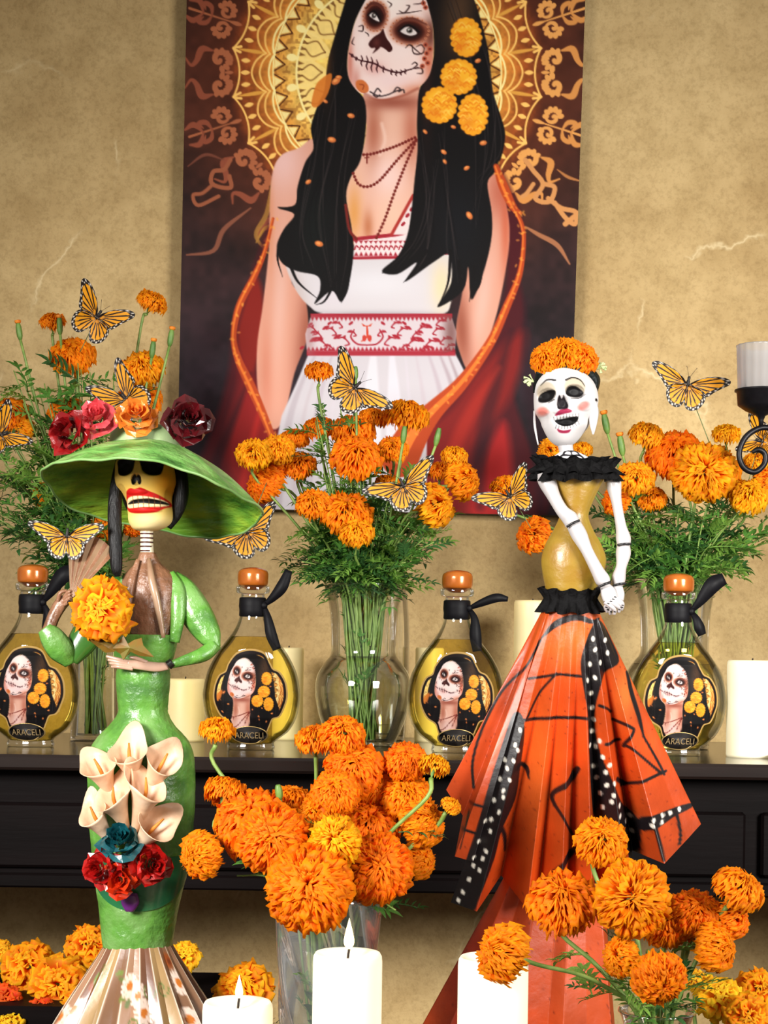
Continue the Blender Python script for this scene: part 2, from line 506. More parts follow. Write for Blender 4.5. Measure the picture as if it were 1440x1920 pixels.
# low dark bench in front of the console, only its top edge and end show
be = thing('low_bench', 'low black wooden bench top behind the skirt of the green catrina', 'bench', (-0.55, 2.28, 0))
bz = P(430, 1823, 2.36).z
mk('seat', *box(-0.95, -0.165, 2.12, 2.36, bz - 0.04, bz, 0.004), WOOD, be, smooth=False)
for x in (-0.92, -0.24):
    for y in (2.15, 2.29):
        mk('leg', *box(x, x + 0.05, y, y + 0.05, 0, bz - 0.04), WOOD, be, smooth=False)

# front table carrying the figures, candles and front vases (its top lies just under the frame)
ft = thing('front_table', 'low dark table under the two catrinas and the front candles', 'table', (0, 1.7, 0))
mk('tabletop', *box(-0.75, 0.75, 1.25, 2.10, FRONT_Z - 0.03, FRONT_Z, 0.004), WOOD, ft, smooth=False)
for x in (-0.72, 0.66):
    for y in (1.28, 2.01):
        mk('leg', *box(x, x + 0.06, y, y + 0.06, 0, FRONT_Z - 0.03), WOOD, ft, smooth=False)
# ------------------------------------------------------------------ the canvas print on the wall
def draw_portrait(step):
    C = Canvas(322, -190, 1112, 975, step, (44, 24, 22))
    n1, n2, n3 = C.noise(60, 1), C.noise(14, 2), C.noise(5, 3)
    X, Y = np.meshgrid(C.x0 + np.arange(C.w) * step, C.y0 + np.arange(C.h) * step)
    hx, hy = 726.0, 136.0
    R = np.hypot(X - hx, Y - hy)
    # ground: dark plum brown, redder by the halo, blue black low down
    t = np.clip((Y - 250) / 450, 0, 1)[..., None]
    C.a = np.array((66, 34, 26)) / 255 * (1 - t) + np.array((38, 27, 34)) / 255 * t
    C.a *= (0.62 + 0.5 * n1 + 0.3 * (n2 - .5))[..., None]
    k = np.clip(1 - np.abs(R - 270) / 190, 0, 1)[..., None] * .5
    C.a = C.a * (1 - k) + np.array((112, 48, 22)) / 255 * k
    # golden halo
    k = np.clip((300 - R) / 14, 0, 1) * .9
    ground = np.stack([np.interp(R, (0, 170, 214, 258, 300), v) for v in ((255, 255, 240, 156, 104), (226, 212, 160, 78, 46), (122, 104, 62, 30, 24))], -1) / 255
    ground *= (0.9 + .24 * n2 + .2 * (n3 - .5))[..., None]
    C.a = C.a * (1 - k[..., None]) + ground * k[..., None]
    tex = np.clip((n3 - .5) * 5, 0, 1) * ((R > 172) & (R < 213))
    C.a = C.a * (1 - .45 * tex[..., None]) + np.array((96, 52, 20)) / 255 * .45 * tex[..., None]
    GOLD, PALE, DIM, BRN = (250, 196, 104), (255, 236, 158), (184, 112, 54), (96, 52, 18)
    def pol(r, a): return (hx + r * math.cos(a), hy + r * math.sin(a))
    A = 2 * math.pi / 20
    def flag(a, f): return f
    for i in range(20):
        a0 = i * A; side = math.cos(a0)
        if math.sin(a0) < -0.93: pass
        gold = GOLD
        # inner petals with dark fleurons
        C.poly([pol(168, a0 - A * .46), pol(140, a0 - A * .5), pol(112, a0), pol(140, a0 + A * .5), pol(168, a0 + A * .46)], (255, 224, 138), soft=2, alpha=.75)
        C.stroke([pol(160, a0 - A * .1), pol(144, a0 - A * .33), pol(128, a0 - A * .1), pol(122, a0)], 3, BRN, alpha=.6)
        C.stroke([pol(160, a0 + A * .1), pol(144, a0 + A * .33), pol(128, a0 + A * .1), pol(122, a0)], 3, BRN, alpha=.6)
        for q in (-.34, -.12, .12, .34):
            C.poly([pol(169, a0 + A * (q - .08)), pol(156, a0 + A * q), pol(169, a0 + A * (q + .08))], BRN, smooth=0, alpha=.75)
        # band with zig-zag and discs
        C.oval(*pol(181, a0 + A / 2), 10, 7, PALE, rot=a0 + A / 2)
        for q in (-.25, .25):
            b = a0 + A * q
            C.poly([pol(212, b - A * .14), pol(197, b), pol(212, b + A * .14)], PALE, smooth=0, alpha=.9)
            C.stroke([pol(212, b - A * .2), pol(192, b), pol(212, b + A * .2)], 2.4, (70, 32, 14), smooth=0)
        # triple scallop
        for rr, bulge, wd in ((214, 8, 3.6), (222, 17, 3.4), (230, 24, 3.6)):
            C.stroke([pol(rr + bulge * math.sin(math.pi * (q + .5)) ** .8, a0 + A * q) for q in (-.5, -.42, -.25, 0, .25, .42, .5)], wd, gold if rr > 215 else PALE)
        # leaf between scallop and outer line
        C.poly([pol(232, a0 + A / 2), pol(246, a0 + A * .545), pol(270, a0 + A * .53), pol(282, a0 + A / 2), pol(270, a0 + A * .47), pol(246, a0 + A * .455)], (222, 158, 66))
        C.stroke([pol(278, a0 + A * .44), pol(292, a0 + A * .5), pol(278, a0 + A * .56)], 5, gold, smooth=3)
        C.stroke([pol(277 + 15 * abs(q * 2) ** 2.2, a0 + A * q) for q in (-.5, -.4, -.25, -.1, 0, .1, .25, .4, .5)], 3.6, gold)
        for q in (-.27, 0, .27):
            b = a0 + A * q
            C.poly([pol(275, b), pol(266, b + A * .055), pol(257, b), pol(266, b - A * .055)], gold, smooth=3)
    for rr, wd in ((170, 4), (214, 3)):
        C.stroke([pol(rr, q) for q in np.linspace(0, 2 * math.pi, 80)], wd, PALE, smooth=2)
    # scroll work outside the halo, alternating pairs of curls and branching sprays
    def curl(cx, cy, r, a, turn, col, w0):
        pts = []
        for q in np.linspace(0, 1, 22):
            rr = r * (1 - q) ** .8
            b = a + turn * q * 4.6
            pts.append((cx + rr * math.cos(b), cy + rr * math.sin(b)))
        C.stroke(pts, list(np.interp(np.linspace(0, 1, 22), (0, .5, 1), (w0 * .5, w0, w0 * .8))), col, smooth=2)
    for i in range(20):
        a0 = i * A
        ca, sa = math.cos(a0), math.sin(a0)
        if sa < -0.8 or sa > 0.9: continue
        lowleft = ca < 0
        col = (168, 96, 62) if lowleft else (226, 158, 84)
        col2 = (140, 72, 50) if lowleft else (210, 140, 72)
        if i % 2 == 0:
            for sgn in (-1, 1):
                c = pol(314, a0 + sgn * A * .23)
                curl(c[0], c[1], 22, a0 + math.pi, sgn * -1.0, col, 11)
                for q in range(7):
                    b = a0 + sgn * (1.2 + q * .55)
                    C.oval(c[0] + 17 * math.cos(b), c[1] + 17 * math.sin(b), 7.5, 5, col, rot=b)
                C.stroke([pol(330, a0 + sgn * A * .40), pol(350, a0 + sgn * A * .40), pol(358, a0 + sgn * A * .2), pol(368, a0 + sgn * A * .12), pol(380, a0 + sgn * A * .24)], [4, 13, 10, 6, 3], col2)
            C.poly([pol(288, a0), pol(296, a0 + .012), pol(306, a0), pol(296, a0 - .012)], col, smooth=3)
        else:
            C.stroke([pol(292, a0), pol(390, a0)], [2, 5], col, smooth=0)
            C.poly([pol(286, a0), pol(296, a0 + .014), pol(312, a0), pol(296, a0 - .014)], col, smooth=3)
            for sgn in (-1, 1):
                c = pol(322, a0 + sgn * A * .17)
                curl(c[0], c[1], 15, a0 + math.pi, sgn * 1.0, col, 8)
                for q in range(6):
                    b = a0 + sgn * (.4 + q * .6)
                    C.oval(c[0] + 14 * math.cos(b), c[1] + 14 * math.sin(b), 6.5, 5, col, rot=b)
                C.stroke([pol(345, a0), pol(352, a0 + sgn * A * .14), pol(366, a0 + sgn * A * .16), pol(360, a0 + sgn * A * .06)], [3, 9, 8, 2], col2)
                C.stroke([pol(362, a0), pol(376, a0 + sgn * A * .16), pol(394, a0 + sgn * A * .12)], [3, 11, 4], col2)
    # bottom corner scroll clusters, long ribbons
    for pts, wd in (([(432, 300), (420, 318), (400, 322), (398, 345), (432, 352), (430, 330)], 8), ([(400, 345), (380, 362), (362, 366), (372, 385), (410, 368)], 7),
                    ([(985, 300), (1000, 320), (1018, 345), (1004, 372), (1030, 378), (1040, 352), (1022, 345)], 9), ([(1028, 372), (1052, 390), (1080, 398), (1078, 420), (1060, 408), (1040, 380)], 9),
                    ([(1000, 345), (988, 362), (980, 368)], 8), ([(1060, 420), (1084, 400)], 10)):
        C.stroke(pts, wd, (206, 142, 84) if pts[0][0] > 700 else (150, 84, 56))
    for pts, col in (([(985, 425), (1010, 440), (1045, 460), (1068, 495)], (182, 118, 78)), ([(1045, 318), (1065, 332), (1090, 340)], (196, 128, 70)), ([(350, 478), (400, 470), (420, 430), (470, 390)], (142, 84, 62)), ([(352, 312), (385, 290), (420, 300)], (120, 66, 50)),
                     ([(480, 455), (495, 430), (510, 420)], (180, 130, 50)), ([(498, 470), (480, 440), (500, 400), (510, 340)], (160, 112, 50))):
        C.stroke(pts, [3, 8, 9, 3][:len(pts)] if len(pts) > 3 else [2, 6, 2], col, alpha=.85)

    # ---------- shawl behind the arms
    red, dark = (138, 24, 24), (64, 16, 22)
    C.poly([(512, 400), (470, 520), (438, 600), (430, 690), (400, 800), (360, 900), (345, 975), (720, 975), (560, 840), (500, 760), (470, 600)], (74, 17, 24), soft=14)
    C.poly([(455, 640), (450, 720), (430, 800), (425, 880), (470, 940), (540, 900), (520, 820), (485, 740)], red, soft=26)
    C.poly([(478, 520), (452, 590), (446, 640), (470, 700), (492, 640), (494, 560)], (128, 28, 20), soft=12)
    for pts in ([(470, 700), (440, 780), (400, 880), (380, 950)], [(490, 760), (470, 840), (450, 930)]):
        C.stroke(pts, [3, 12, 18, 10], (40, 14, 24), alpha=.55, soft=10) if len(pts) == 4 else C.stroke(pts, [4, 14, 14], (196, 40, 30), alpha=.6, soft=10)
    C.poly([(935, 318), (965, 370), (984, 440), (975, 520), (985, 600), (960, 720), (1000, 860), (1010, 975), (720, 975), (800, 800), (900, 680), (945, 560), (950, 420)], (70, 17, 24), soft=12)
    C.poly([(900, 690), (850, 760), (790, 815), (760, 880), (800, 960), (900, 960), (880, 860), (960, 740), (985, 620)], (120, 26, 24), soft=22)
    C.poly([(945, 790), (900, 880), (880, 965), (940, 965), (960, 900)], (160, 30, 30), soft=20)
    for pts, cc in (([(960, 620), (930, 720), (905, 820), (900, 950)], (44, 15, 24)), ([(985, 560), (990, 700), (1010, 850), (1015, 960)], (40, 16, 26)), ([(935, 690), (890, 760), (850, 850), (840, 950)], (176, 44, 30))):
        C.stroke(pts, [6, 22, 24, 14], cc, alpha=.55, soft=14)

    # ---------- body
    SK, SKD, SKP = (212, 152, 130), (136, 66, 48), (224, 184, 172)
    larm = [(590, 262), (560, 278), (527, 292), (510, 330), (505, 420), (504, 470), (493, 570), (482, 650), (484, 735), (505, 800), (530, 790), (552, 700), (576, 630), (572, 560), (545, 520), (560, 400), (600, 330)]
    lm = C.poly(larm, SK, soft=3)
    C.glow(530, 300, 40, 60, (230, 190, 186), .8, clip=lm); C.glow(575, 640, 22, 150, SKD, .75, rot=.1, clip=lm); C.glow(500, 700, 12, 90, (196, 110, 84), .5, clip=lm); C.glow(525, 560, 14, 130, SKP, .55, rot=.05, clip=lm); C.glow(508, 420, 6, 90, (206, 130, 90), .5, clip=lm)
    rarm = [(905, 300), (935, 335), (952, 400), (955, 450), (949, 500), (938, 560), (925, 610), (905, 668), (882, 700), (862, 660), (855, 620), (865, 560), (880, 480), (915, 400)]
    rm = C.poly(rarm, SK, soft=3)
    C.glow(948, 420, 10, 110, (196, 92, 62), .75, clip=rm); C.glow(866, 620, 18, 90, SKD, .8, rot=-.1, clip=rm); C.glow(905, 560, 16, 90, SKP, .6, rot=.15, clip=rm); C.glow(935, 360, 22, 50, (170, 74, 52), .6, clip=rm)
    chest = [(684, 175), (687, 235), (680, 280), (655, 330), (640, 380), (650, 450), (700, 460), (770, 445), (800, 380), (790, 300), (782, 235), (792, 165)]
    cm = C.poly(chest, (228, 178, 156), soft=3)
    C.glow(700, 250, 16, 70, (164, 86, 62), .75, clip=cm); C.glow(772, 250, 18, 70, (176, 92, 68), .7, clip=cm); C.glow(735, 192, 60, 14, (140, 64, 48), .8, clip=cm)
    C.glow(728, 330, 34, 46, (240, 206, 200), .8, clip=cm); C.glow(664, 400, 14, 50, (214, 146, 70), .8, clip=cm); C.glow(735, 400, 30, 30, (238, 196, 170), .5, clip=cm); C.glow(690, 425, 10, 30, (176, 96, 56), .7, clip=cm)
    C.stroke([(716, 232), (722, 262), (712, 290)], 6, (242, 206, 190), alpha=.6, soft=5)

    # ---------- dress
    WH = (206, 200, 204)
    bod = C.poly([(533, 470), (538, 505), (556, 545), (580, 574), (610, 588), (720, 592), (825, 590), (846, 566), (852, 520), (850, 470), (800, 462), (735, 470), (660, 470), (590, 462)], WH, soft=3)
    C.glow(700, 592, 150, 8, (150, 140, 146), .8, clip=bod); C.glow(556, 540, 16, 50, (188, 172, 168), .7, rot=-.4, clip=bod); C.glow(828, 535, 20, 46, (228, 206, 150), .75, clip=bod); C.glow(700, 530, 90, 30, (220, 218, 224), .7, clip=bod); C.glow(625, 545, 26, 30, (214, 202, 212), .5, clip=bod)
    sk = C.poly([(580, 660), (555, 720), (528, 780), (512, 860), (500, 975), (800, 975), (800, 790), (876, 706), (852, 660)], (196, 190, 196), soft=3, smooth=0)
    for x, xx, w, cc in ((590, 540, 8, (170, 158, 166)), (606, 566, 5, (186, 174, 180)), (622, 590, 7, (178, 166, 176)), (644, 620, 4, (200, 192, 200)), (780, 800, 6, (190, 176, 184)), (805, 838, 8, (176, 158, 168)), (826, 866, 8, (158, 136, 144)), (842, 880, 6, (140, 116, 122)), (760, 770, 4, (204, 196, 206)), (700, 695, 24, (220, 219, 226)), (735, 740, 20, (218, 216, 226))):
        C.stroke([(x, 668), ((x + xx) / 2, 720), (xx, 800), (xx + (xx - 720) * .12, 960)], [w * .5, w, w * 1.6, w * 2], cc, alpha=.6, soft=5, clip=sk)
    band = C.poly([(584, 590), (640, 592), (720, 594), (800, 592), (846, 592), (853, 655), (800, 664), (720, 667), (640, 667), (576, 664)], (204, 191, 196), soft=2, smooth=2)
    CRIM = (158, 34, 48)
    def band_strip(x0, x1, y0, y1, teeth, up):
        C.poly([(x0, y0), (x1, y0), (x1, y1), (x0, y1)], CRIM, smooth=0, alpha=.95)
        n = teeth
        for i in range(n):
            xa = x0 + (x1 - x0) * i / n; xb = x0 + (x1 - x0) * (i + 1) / n
            yy = y1 if not up else y0
            C.poly([(xa, yy), (xb, yy), ((xa + xb) / 2, yy + (-8 if up else 8))], CRIM, smooth=0)
    band_strip(582, 848, 588, 594, 34, False); band_strip(575, 854, 658, 667, 36, True)
    def leafset(x, y, k, f):
        C.stroke([(x, y), (x + f * 9 * k, y - 8 * k), (x + f * 20 * k, y - 6 * k)], [2, 3.4, 2], CRIM, clip=band)
        C.poly([(x + f * 20 * k, y - 6 * k), (x + f * 12 * k, y - 14 * k), (x + f * 24 * k, y - 13 * k), (x + f * 30 * k, y - 5 * k)], CRIM, smooth=2, clip=band)
        C.poly([(x + f * 6 * k, y - 4 * k), (x + f * 4 * k, y - 13 * k), (x + f * 11 * k, y - 9 * k)], CRIM, smooth=2, clip=band)
        C.stroke([(x, y), (x - f * 3 * k, y + 6 * k), (x + f * 6 * k, y + 9 * k)], [2, 3, 2], CRIM, clip=band)
    for f in (-1, 1):
        C.stroke([(688, 612), (689, 630), (686 + f * 8, 640)], [3, 3, 2], (196, 66, 44)); C.poly([(688, 612), (688 + f * 10, 606), (688 + f * 7, 612)], (196, 66, 44), smooth=0)
        C.oval(688 + f * 5, 634, 4, 6, (190, 60, 50))
        C.stroke([(688, 647), (688 + f * 18, 645), (688 + f * 30, 632), (688 + f * 24, 618)], [2.5, 3, 3, 2], CRIM)
        for (dx, dy, k) in ((36, 640, .9), (60, 622, .8), (78, 646, 1.0), (96, 620, .9), (112, 646, .9), (126, 622, .7), (48, 610, .6), (140, 640, .7), (22, 626, .5), (66, 652, .5), (88, 628, .6), (104, 654, .5), (132, 606, .6), (150, 652, .6)):
            if 688 + f * dx < 846 and 688 + f * dx > 584: leafset(688 + f * dx, dy, k, f)
        for dx, dy in ((30, 606), (52, 652), (88, 634), (106, 608), (70, 606), (122, 652)):
            C.oval(688 + f * dx, dy, 5, 2.4, CRIM, rot=f * .6)
    C.glow(846, 625, 16, 60, (104, 62, 58), .75, clip=band); C.glow(580, 625, 10, 60, (150, 100, 100), .5, clip=band)
    # neckline band and strap
    C.poly([(664, 446), (742, 438), (775, 432), (778, 474), (735, 484), (664, 486)], (232, 214, 214), soft=2, smooth=0)
    C.stroke([(660, 449), (742, 440), (780, 432)], 7, CRIM, smooth=0); C.stroke([(662, 484), (735, 483), (850, 474)], 5, CRIM, smooth=0)
    for i in range(11):
        x = 668 + i * 9.2
        C.poly([(x - 4, 480), (x + 4, 480), (x, 472)], CRIM, smooth=0); C.poly([(x - 4, 452), (x + 4, 451), (x, 457)], CRIM, smooth=0)
        C.stroke([(x - 3, 468), (x, 461), (x + 4, 464)], 2.6, CRIM)
    C.poly([(732, 440), (772, 372), (792, 372), (775, 440)], (228, 210, 208), soft=2, smooth=0); C.stroke([(734, 440), (754, 404), (775, 366)], 6, (168, 50, 44), smooth=0)
    for x, y in ((756, 420), (764, 404), (772, 392)): C.oval(x, y, 5, 3, CRIM, rot=-.8)

    # ---------- hair
    HAIR = (12, 9, 10)
    left = [(730, -78), (664, -52), (648, 0), (630, 60), (615, 115), (608, 170), (594, 202), (583, 240), (588, 278), (572, 305), (558, 350), (553, 384), (522, 390), (552, 402), (532, 430), (519, 462), (528, 492), (556, 508), (596, 518), (600, 545), (590, 570), (622, 545), (640, 566), (655, 528), (663, 470), (658, 420), (649, 368), (658, 332), (676, 300), (686, 240), (684, 190), (666, 165), (653, 140), (652, 105), (658, 70), (668, 35), (688, 0), (712, -34), (745, -50)]
    right = [(690, -70), (745, -80), (800, -70), (850, -48), (884, -10), (902, 40), (916, 100), (924, 170), (938, 215), (947, 250), (942, 288), (928, 322), (914, 344), (922, 400), (921, 450), (906, 512), (884, 562), (878, 500), (868, 545), (820, 576), (846, 530), (842, 478), (815, 490), (760, 528), (782, 492), (745, 514), (716, 508), (746, 480), (764, 440), (772, 390), (777, 340), (783, 280), (782, 230), (786, 170), (802, 142), (813, 105), (812, 55), (804, 22), (788, -16), (748, -46), (706, -34)]
    hl = C.poly(left, HAIR, soft=2.2, smooth=5); hr = C.poly(right, HAIR, soft=2.2, smooth=5)
    hm = np.maximum(hl, hr)
    C.glow(860, 20, 34, 90, (92, 64, 42), .75, rot=.1, clip=hm); C.glow(612, 110, 12, 70, (96, 58, 28), .6, clip=hm); C.glow(590, 420, 34, 90, (16, 22, 20), .6, clip=hm); C.glow(860, 420, 50, 90, (18, 20, 26), .6, clip=hm); C.glow(800, 150, 12, 120, (58, 26, 20), .5, clip=hm)
    rr = np.random.RandomState(5)
    for pts in ([(600, 200), (590, 300), (565, 420), (580, 500)], [(630, 120), (620, 260), (600, 400), (625, 540)], [(655, 200), (640, 330), (640, 450), (630, 550)], [(850, 0), (880, 120), (900, 260), (890, 420)], [(830, 240), (840, 350), (850, 450), (860, 520)], [(790, 260), (800, 360), (790, 440), (740, 500)], [(900, 60), (920, 180), (925, 280), (900, 340)], [(820, 300), (815, 380), (800, 460), (770, 515)]):
        for q in range(6):
            o = rr.randn(4, 2) * 7
            C.stroke(np.array(pts) + o, [1, 2.4, 2.4, .6], (52, 44, 44) if q % 2 else (8, 6, 8), alpha=.5, clip=hm)
    for pts in ([(530, 440), (520, 480), (530, 520)], [(545, 500), (560, 530), (595, 560)], [(640, 500), (612, 560), (592, 572)], [(655, 510), (650, 545), (640, 568)], [(775, 470), (745, 505), (716, 512)], [(800, 470), (775, 510), (756, 530)], [(890, 500), (885, 540), (880, 566)], [(845, 470), (840, 530), (822, 574)], [(905, 480), (900, 530), (886, 556)], [(860, 490), (862, 530), (845, 566)], [(554, 395), (538, 392), (520, 388)]):
        C.stroke(pts, [6, 4, .6], HAIR)
    # ---------- face
    FA = (244, 218, 212)
    face = C.poly([(690, -8), (706, -30), (750, -44), (792, -12), (806, 24), (812, 60), (812, 106), (804, 142), (782, 166), (752, 178), (714, 186), (681, 177), (665, 165), (653, 142), (652, 106), (658, 71), (668, 35)], FA, soft=2)
    C.glow(806, 110, 14, 70, (206, 110, 78), .8, clip=face); C.glow(780, 170, 34, 16, (208, 120, 84), .8, clip=face); C.glow(806, 62, 12, 26, (60, 24, 20), .8, clip=face); C.glow(656, 120, 7, 60, (196, 100, 80), .7, clip=face); C.glow(735, -5, 34, 40, (255, 244, 236), .8, clip=face); C.glow(680, 78, 12, 22, (250, 232, 228), .7, clip=face); C.glow(752, 96, 24, 18, (246, 226, 222), .6, clip=face)
    C.glow(702, 128, 18, 12, (206, 130, 124), .55, clip=face); C.glow(740, 152, 40, 14, (238, 208, 210), .6, clip=face); C.glow(668, 150, 8, 24, (188, 96, 80), .5, clip=face)
    for cx, cy, rx, ry, ro in ((704, 30, 19, 24, .15), (768, 58, 30, 22, .1)):
        C.oval(cx, cy, rx * 1.24, ry * 1.2, (196, 106, 70), rot=ro, soft=.5, alpha=.8, clip=face)
        C.oval(cx, cy, rx * 1.04, ry * 1.02, (84, 30, 20), rot=ro, soft=.5, clip=face)
        C.oval(cx, cy + 1, rx * .78, ry * .7, (34, 12, 12), rot=ro, soft=.6, clip=face)
        for i in range(22):
            a = i * 2 * math.pi / 22
            C.oval(cx + rx * 1.2 * math.cos(a), cy + ry * 1.18 * math.sin(a), 2.6, 2.2, (214, 140, 104), alpha=.8, clip=face)
            C.oval(cx + rx * 1.2 * math.cos(a), cy + ry * 1.18 * math.sin(a), 1.2, 1.0, (120, 54, 40), alpha=.7, clip=face)
    C.poly([(692, 28), (702, 24), (712, 40), (702, 37)], (236, 226, 224), smooth=4); C.oval(701, 29, 4.5, 5, (70, 62, 60)); C.oval(702, 28, 1.6, 1.6, (230, 225, 220))
    C.poly([(750, 58), (766, 50), (782, 62), (768, 67)], (226, 214, 212), smooth=4); C.oval(768, 57, 6, 5.4, (84, 78, 74)); C.oval(767, 56, 2, 2, (230, 226, 222)); C.oval(769, 58, 2.4, 2.4, (16, 10, 10))
    C.stroke([(686, 16), (698, 6), (714, 12), (722, 28)], [3, 6, 6, 3], (96, 44, 34)); C.stroke([(742, 50), (756, 38), (776, 36), (800, 46)], [3, 6, 6, 2], (110, 56, 44))
    C.stroke([(690, 28), (702, 21), (714, 40)], 3, (14, 6, 8)); C.stroke([(748, 58), (766, 47), (786, 60)], 3, (14, 6, 8))
    NO = (58, 18, 18)
    C.poly([(718, 54), (712, 62), (700, 70), (691, 82), (696, 90), (704, 90), (699, 100), (710, 92), (714, 88), (722, 92), (730, 98), (736, 92), (732, 82), (725, 72), (721, 62)], NO, soft=1.6, smooth=4)
    C.glow(706, 80, 7, 8, (120, 60, 52), .5)
    INK = (60, 20, 26)
    C.stroke([(655, 100), (672, 112), (690, 116), (704, 120), (722, 130), (746, 136), (766, 131), (784, 126)], [2, 2.4, 3, 3, 3, 3, 2.4, 1.6], INK)
    for x, y, h in ((660, 104, 6), (668, 110, 7), (678, 114, 20), (688, 118, 26), (697, 121, 28), (707, 124, 24), (719, 130, 12), (734, 135, 11), (743, 137, 11), (752, 136, 10), (760, 134, 9)):
        C.stroke([(x - 1, y - h * .5), (x + 1.5, y - h * .15), (x - 1, y + h * .2), (x + 1, y + h * .5)], [1.2, 2.8, 2.8, 1.2], INK)
    for pts in ([(770, 131), (782, 122), (778, 117), (772, 121)], [(778, 129), (790, 128), (792, 137), (782, 138)], [(760, 90), (768, 84), (778, 92), (790, 102)], [(772, 84), (776, 100), (792, 100), (796, 90)], [(780, 88), (790, 84), (796, 92)], [(672, 50), (680, 48), (680, 58), (672, 58)], [(684, 60), (690, 64), (691, 68)], [(748, 20), (758, 24), (768, 12), (762, 10)], [(744, 26), (765, 24), (790, 20)], [(726, 2), (734, 8), (730, 14)], [(775, 8), (790, 6), (794, -4)], [(664, 70), (660, 80), (664, 84)]):
        C.stroke(pts, [1, 2.4, 2.4, 1][:len(pts)] if len(pts) == 4 else [1, 2.2, 1], (50, 28, 28), clip=face)
    for x, y in ((800, 100), (796, 110), (802, 118), (792, 124), (806, 92), (798, 84), (786, -8), (794, 6), (798, 14)): C.oval(x, y, 4.5, 4.5, (176, 78, 52), clip=face, soft=.5); C.oval(x, y, 2, 2, (90, 32, 26), clip=face)
    C.poly([(668, 152), (680, 150), (690, 160), (690, 172), (678, 174), (668, 164)], (208, 112, 56), smooth=4); C.stroke([(674, 158), (682, 160), (680, 168)], 2, (150, 66, 30))
    for pts in ([(694, 172), (710, 180), (726, 178), (740, 172), (752, 168)], [(702, 174), (708, 166), (714, 172)], [(738, 172), (744, 164), (750, 166)], [(712, 178), (706, 182), (700, 178)], [(748, 172), (756, 168), (758, 174)]):
        C.stroke(pts, 2.4, (44, 30, 34))
    C.stroke([(684, 176), (714, 187), (752, 180), (784, 166)], 5, (150, 72, 54), alpha=.6, soft=4)
    # ---------- necklaces
    BEAD = (112, 34, 28)
    for pts, n in (([(682, 290), (700, 288), (740, 275), (778, 258)], 17), ([(662, 325), (672, 345), (690, 350), (712, 338), (745, 300), (780, 262)], 26), ([(648, 385), (655, 430), (668, 448)], 18), ([(706, 446), (722, 410), (740, 360), (762, 305), (780, 264)], 28)):
        q = cr(pts, 12); d = np.concatenate([[0], np.cumsum(np.hypot(*(q[1:] - q[:-1]).T))])
        C.stroke(pts, 1.4, BEAD)
        for t in np.linspace(0, d[-1], n):
            C.oval(np.interp(t, d, q[:, 0]), np.interp(t, d, q[:, 1]), 2.9, 2.9, BEAD, soft=.4)
    C.stroke([(688, 290), (688, 306)], 2.4, BEAD, smooth=0); C.stroke([(684, 296), (692, 295)], 2, BEAD, smooth=0)
    # ---------- shawl hem
    for pts, wd in (([(512, 410), (497, 470), (478, 515), (448, 575), (438, 630), (446, 672), (468, 720), (488, 765), (510, 820), (524, 870)], [5, 8, 12, 13, 11, 14, 18, 16, 13, 12]),
                    ([(930, 312), (944, 350), (962, 388), (976, 400)], [10, 18, 14, 6]), ([(962, 388), (978, 420), (982, 455), (974, 515), (950, 575), (926, 630), (900, 672), (862, 722), (815, 768), (778, 810), (750, 860)], [7, 8, 8, 11, 15, 17, 20, 26, 36, 56, 70])):
        C.stroke(pts, wd, (176, 66, 28), soft=2)
        C.stroke(np.array(pts) + np.array([-1.5, 0]), [w * .3 for w in wd], (228, 116, 44), soft=2)
        q = cr(pts, 10)
        for k in range(0, len(q), 2):
            o = rr.randn(2) * 4.5
            C.oval(q[k, 0] + o[0], q[k, 1] + o[1], 2.0, 3.6, (240, 160, 60), rot=rr.rand() * 3, alpha=.5, soft=.6)
    # ---------- marigolds and petals in the hair
    for cx, cy, rx, ry, ro in ((874, 70, 27, 36, -.2), (860, 144, 32, 32, 0), (824, 197, 31, 33, .2), (887, 215, 26, 38, .05)):
        C.oval(cx, cy, rx * 1.02, ry * 1.02, (188, 92, 16), rot=ro, soft=.12)
        for i in range(16):
            a = i * 2 * math.pi / 16
            C.oval(cx + rx * .88 * math.cos(a), cy + ry * .88 * math.sin(a), 7, 6, (240, 160, 34), soft=.3)
        C.oval(cx, cy, rx * .86, ry * .86, (246, 178, 44), rot=ro, soft=.25)
        for i in range(46):
            r_, a = math.sqrt(rr.rand()) * .8, rr.rand() * 6.28
            x, y = cx + rx * r_ * math.cos(a), cy + ry * r_ * math.sin(a)
            C.stroke([(x - 5, y + 2), (x, y - 2), (x + 5, y + 2)], 2.4, ((226, 122, 20), (255, 206, 84), (236, 140, 24))[i % 3], alpha=.75)
        C.glow(cx - rx * .3, cy + ry * .4, rx * .5, ry * .35, (216, 106, 20), .5)
    C.poly([(600, 150), (622, 138), (615, 175), (596, 200), (584, 196), (590, 166)], (214, 118, 40), smooth=4, alpha=.9)
    for x, y, r_, a in ((630, 152, 9, -.6), (622, 262, 8, .2), (658, 217, 7, .2), (578, 341, 6, -.6), (598, 457, 8, .3), (896, 114, 6, -.4), (850, 238, 5, .3), (797, 247, 5, .8), (906, 268, 7, -.2), (832, 285, 6, .6), (834, 303, 5, 1), (875, 315, 6, -.5), (880, 404, 8, 1), (610, 190, 5, .6), (635, 145, 6, 0)):
        C.oval(x, y, r_, r_ * .65, (206, 112, 56), rot=a, soft=.3); C.oval(x - 1, y - 1, r_ * .5, r_ * .3, (236, 152, 84), rot=a, soft=.5)
    return C

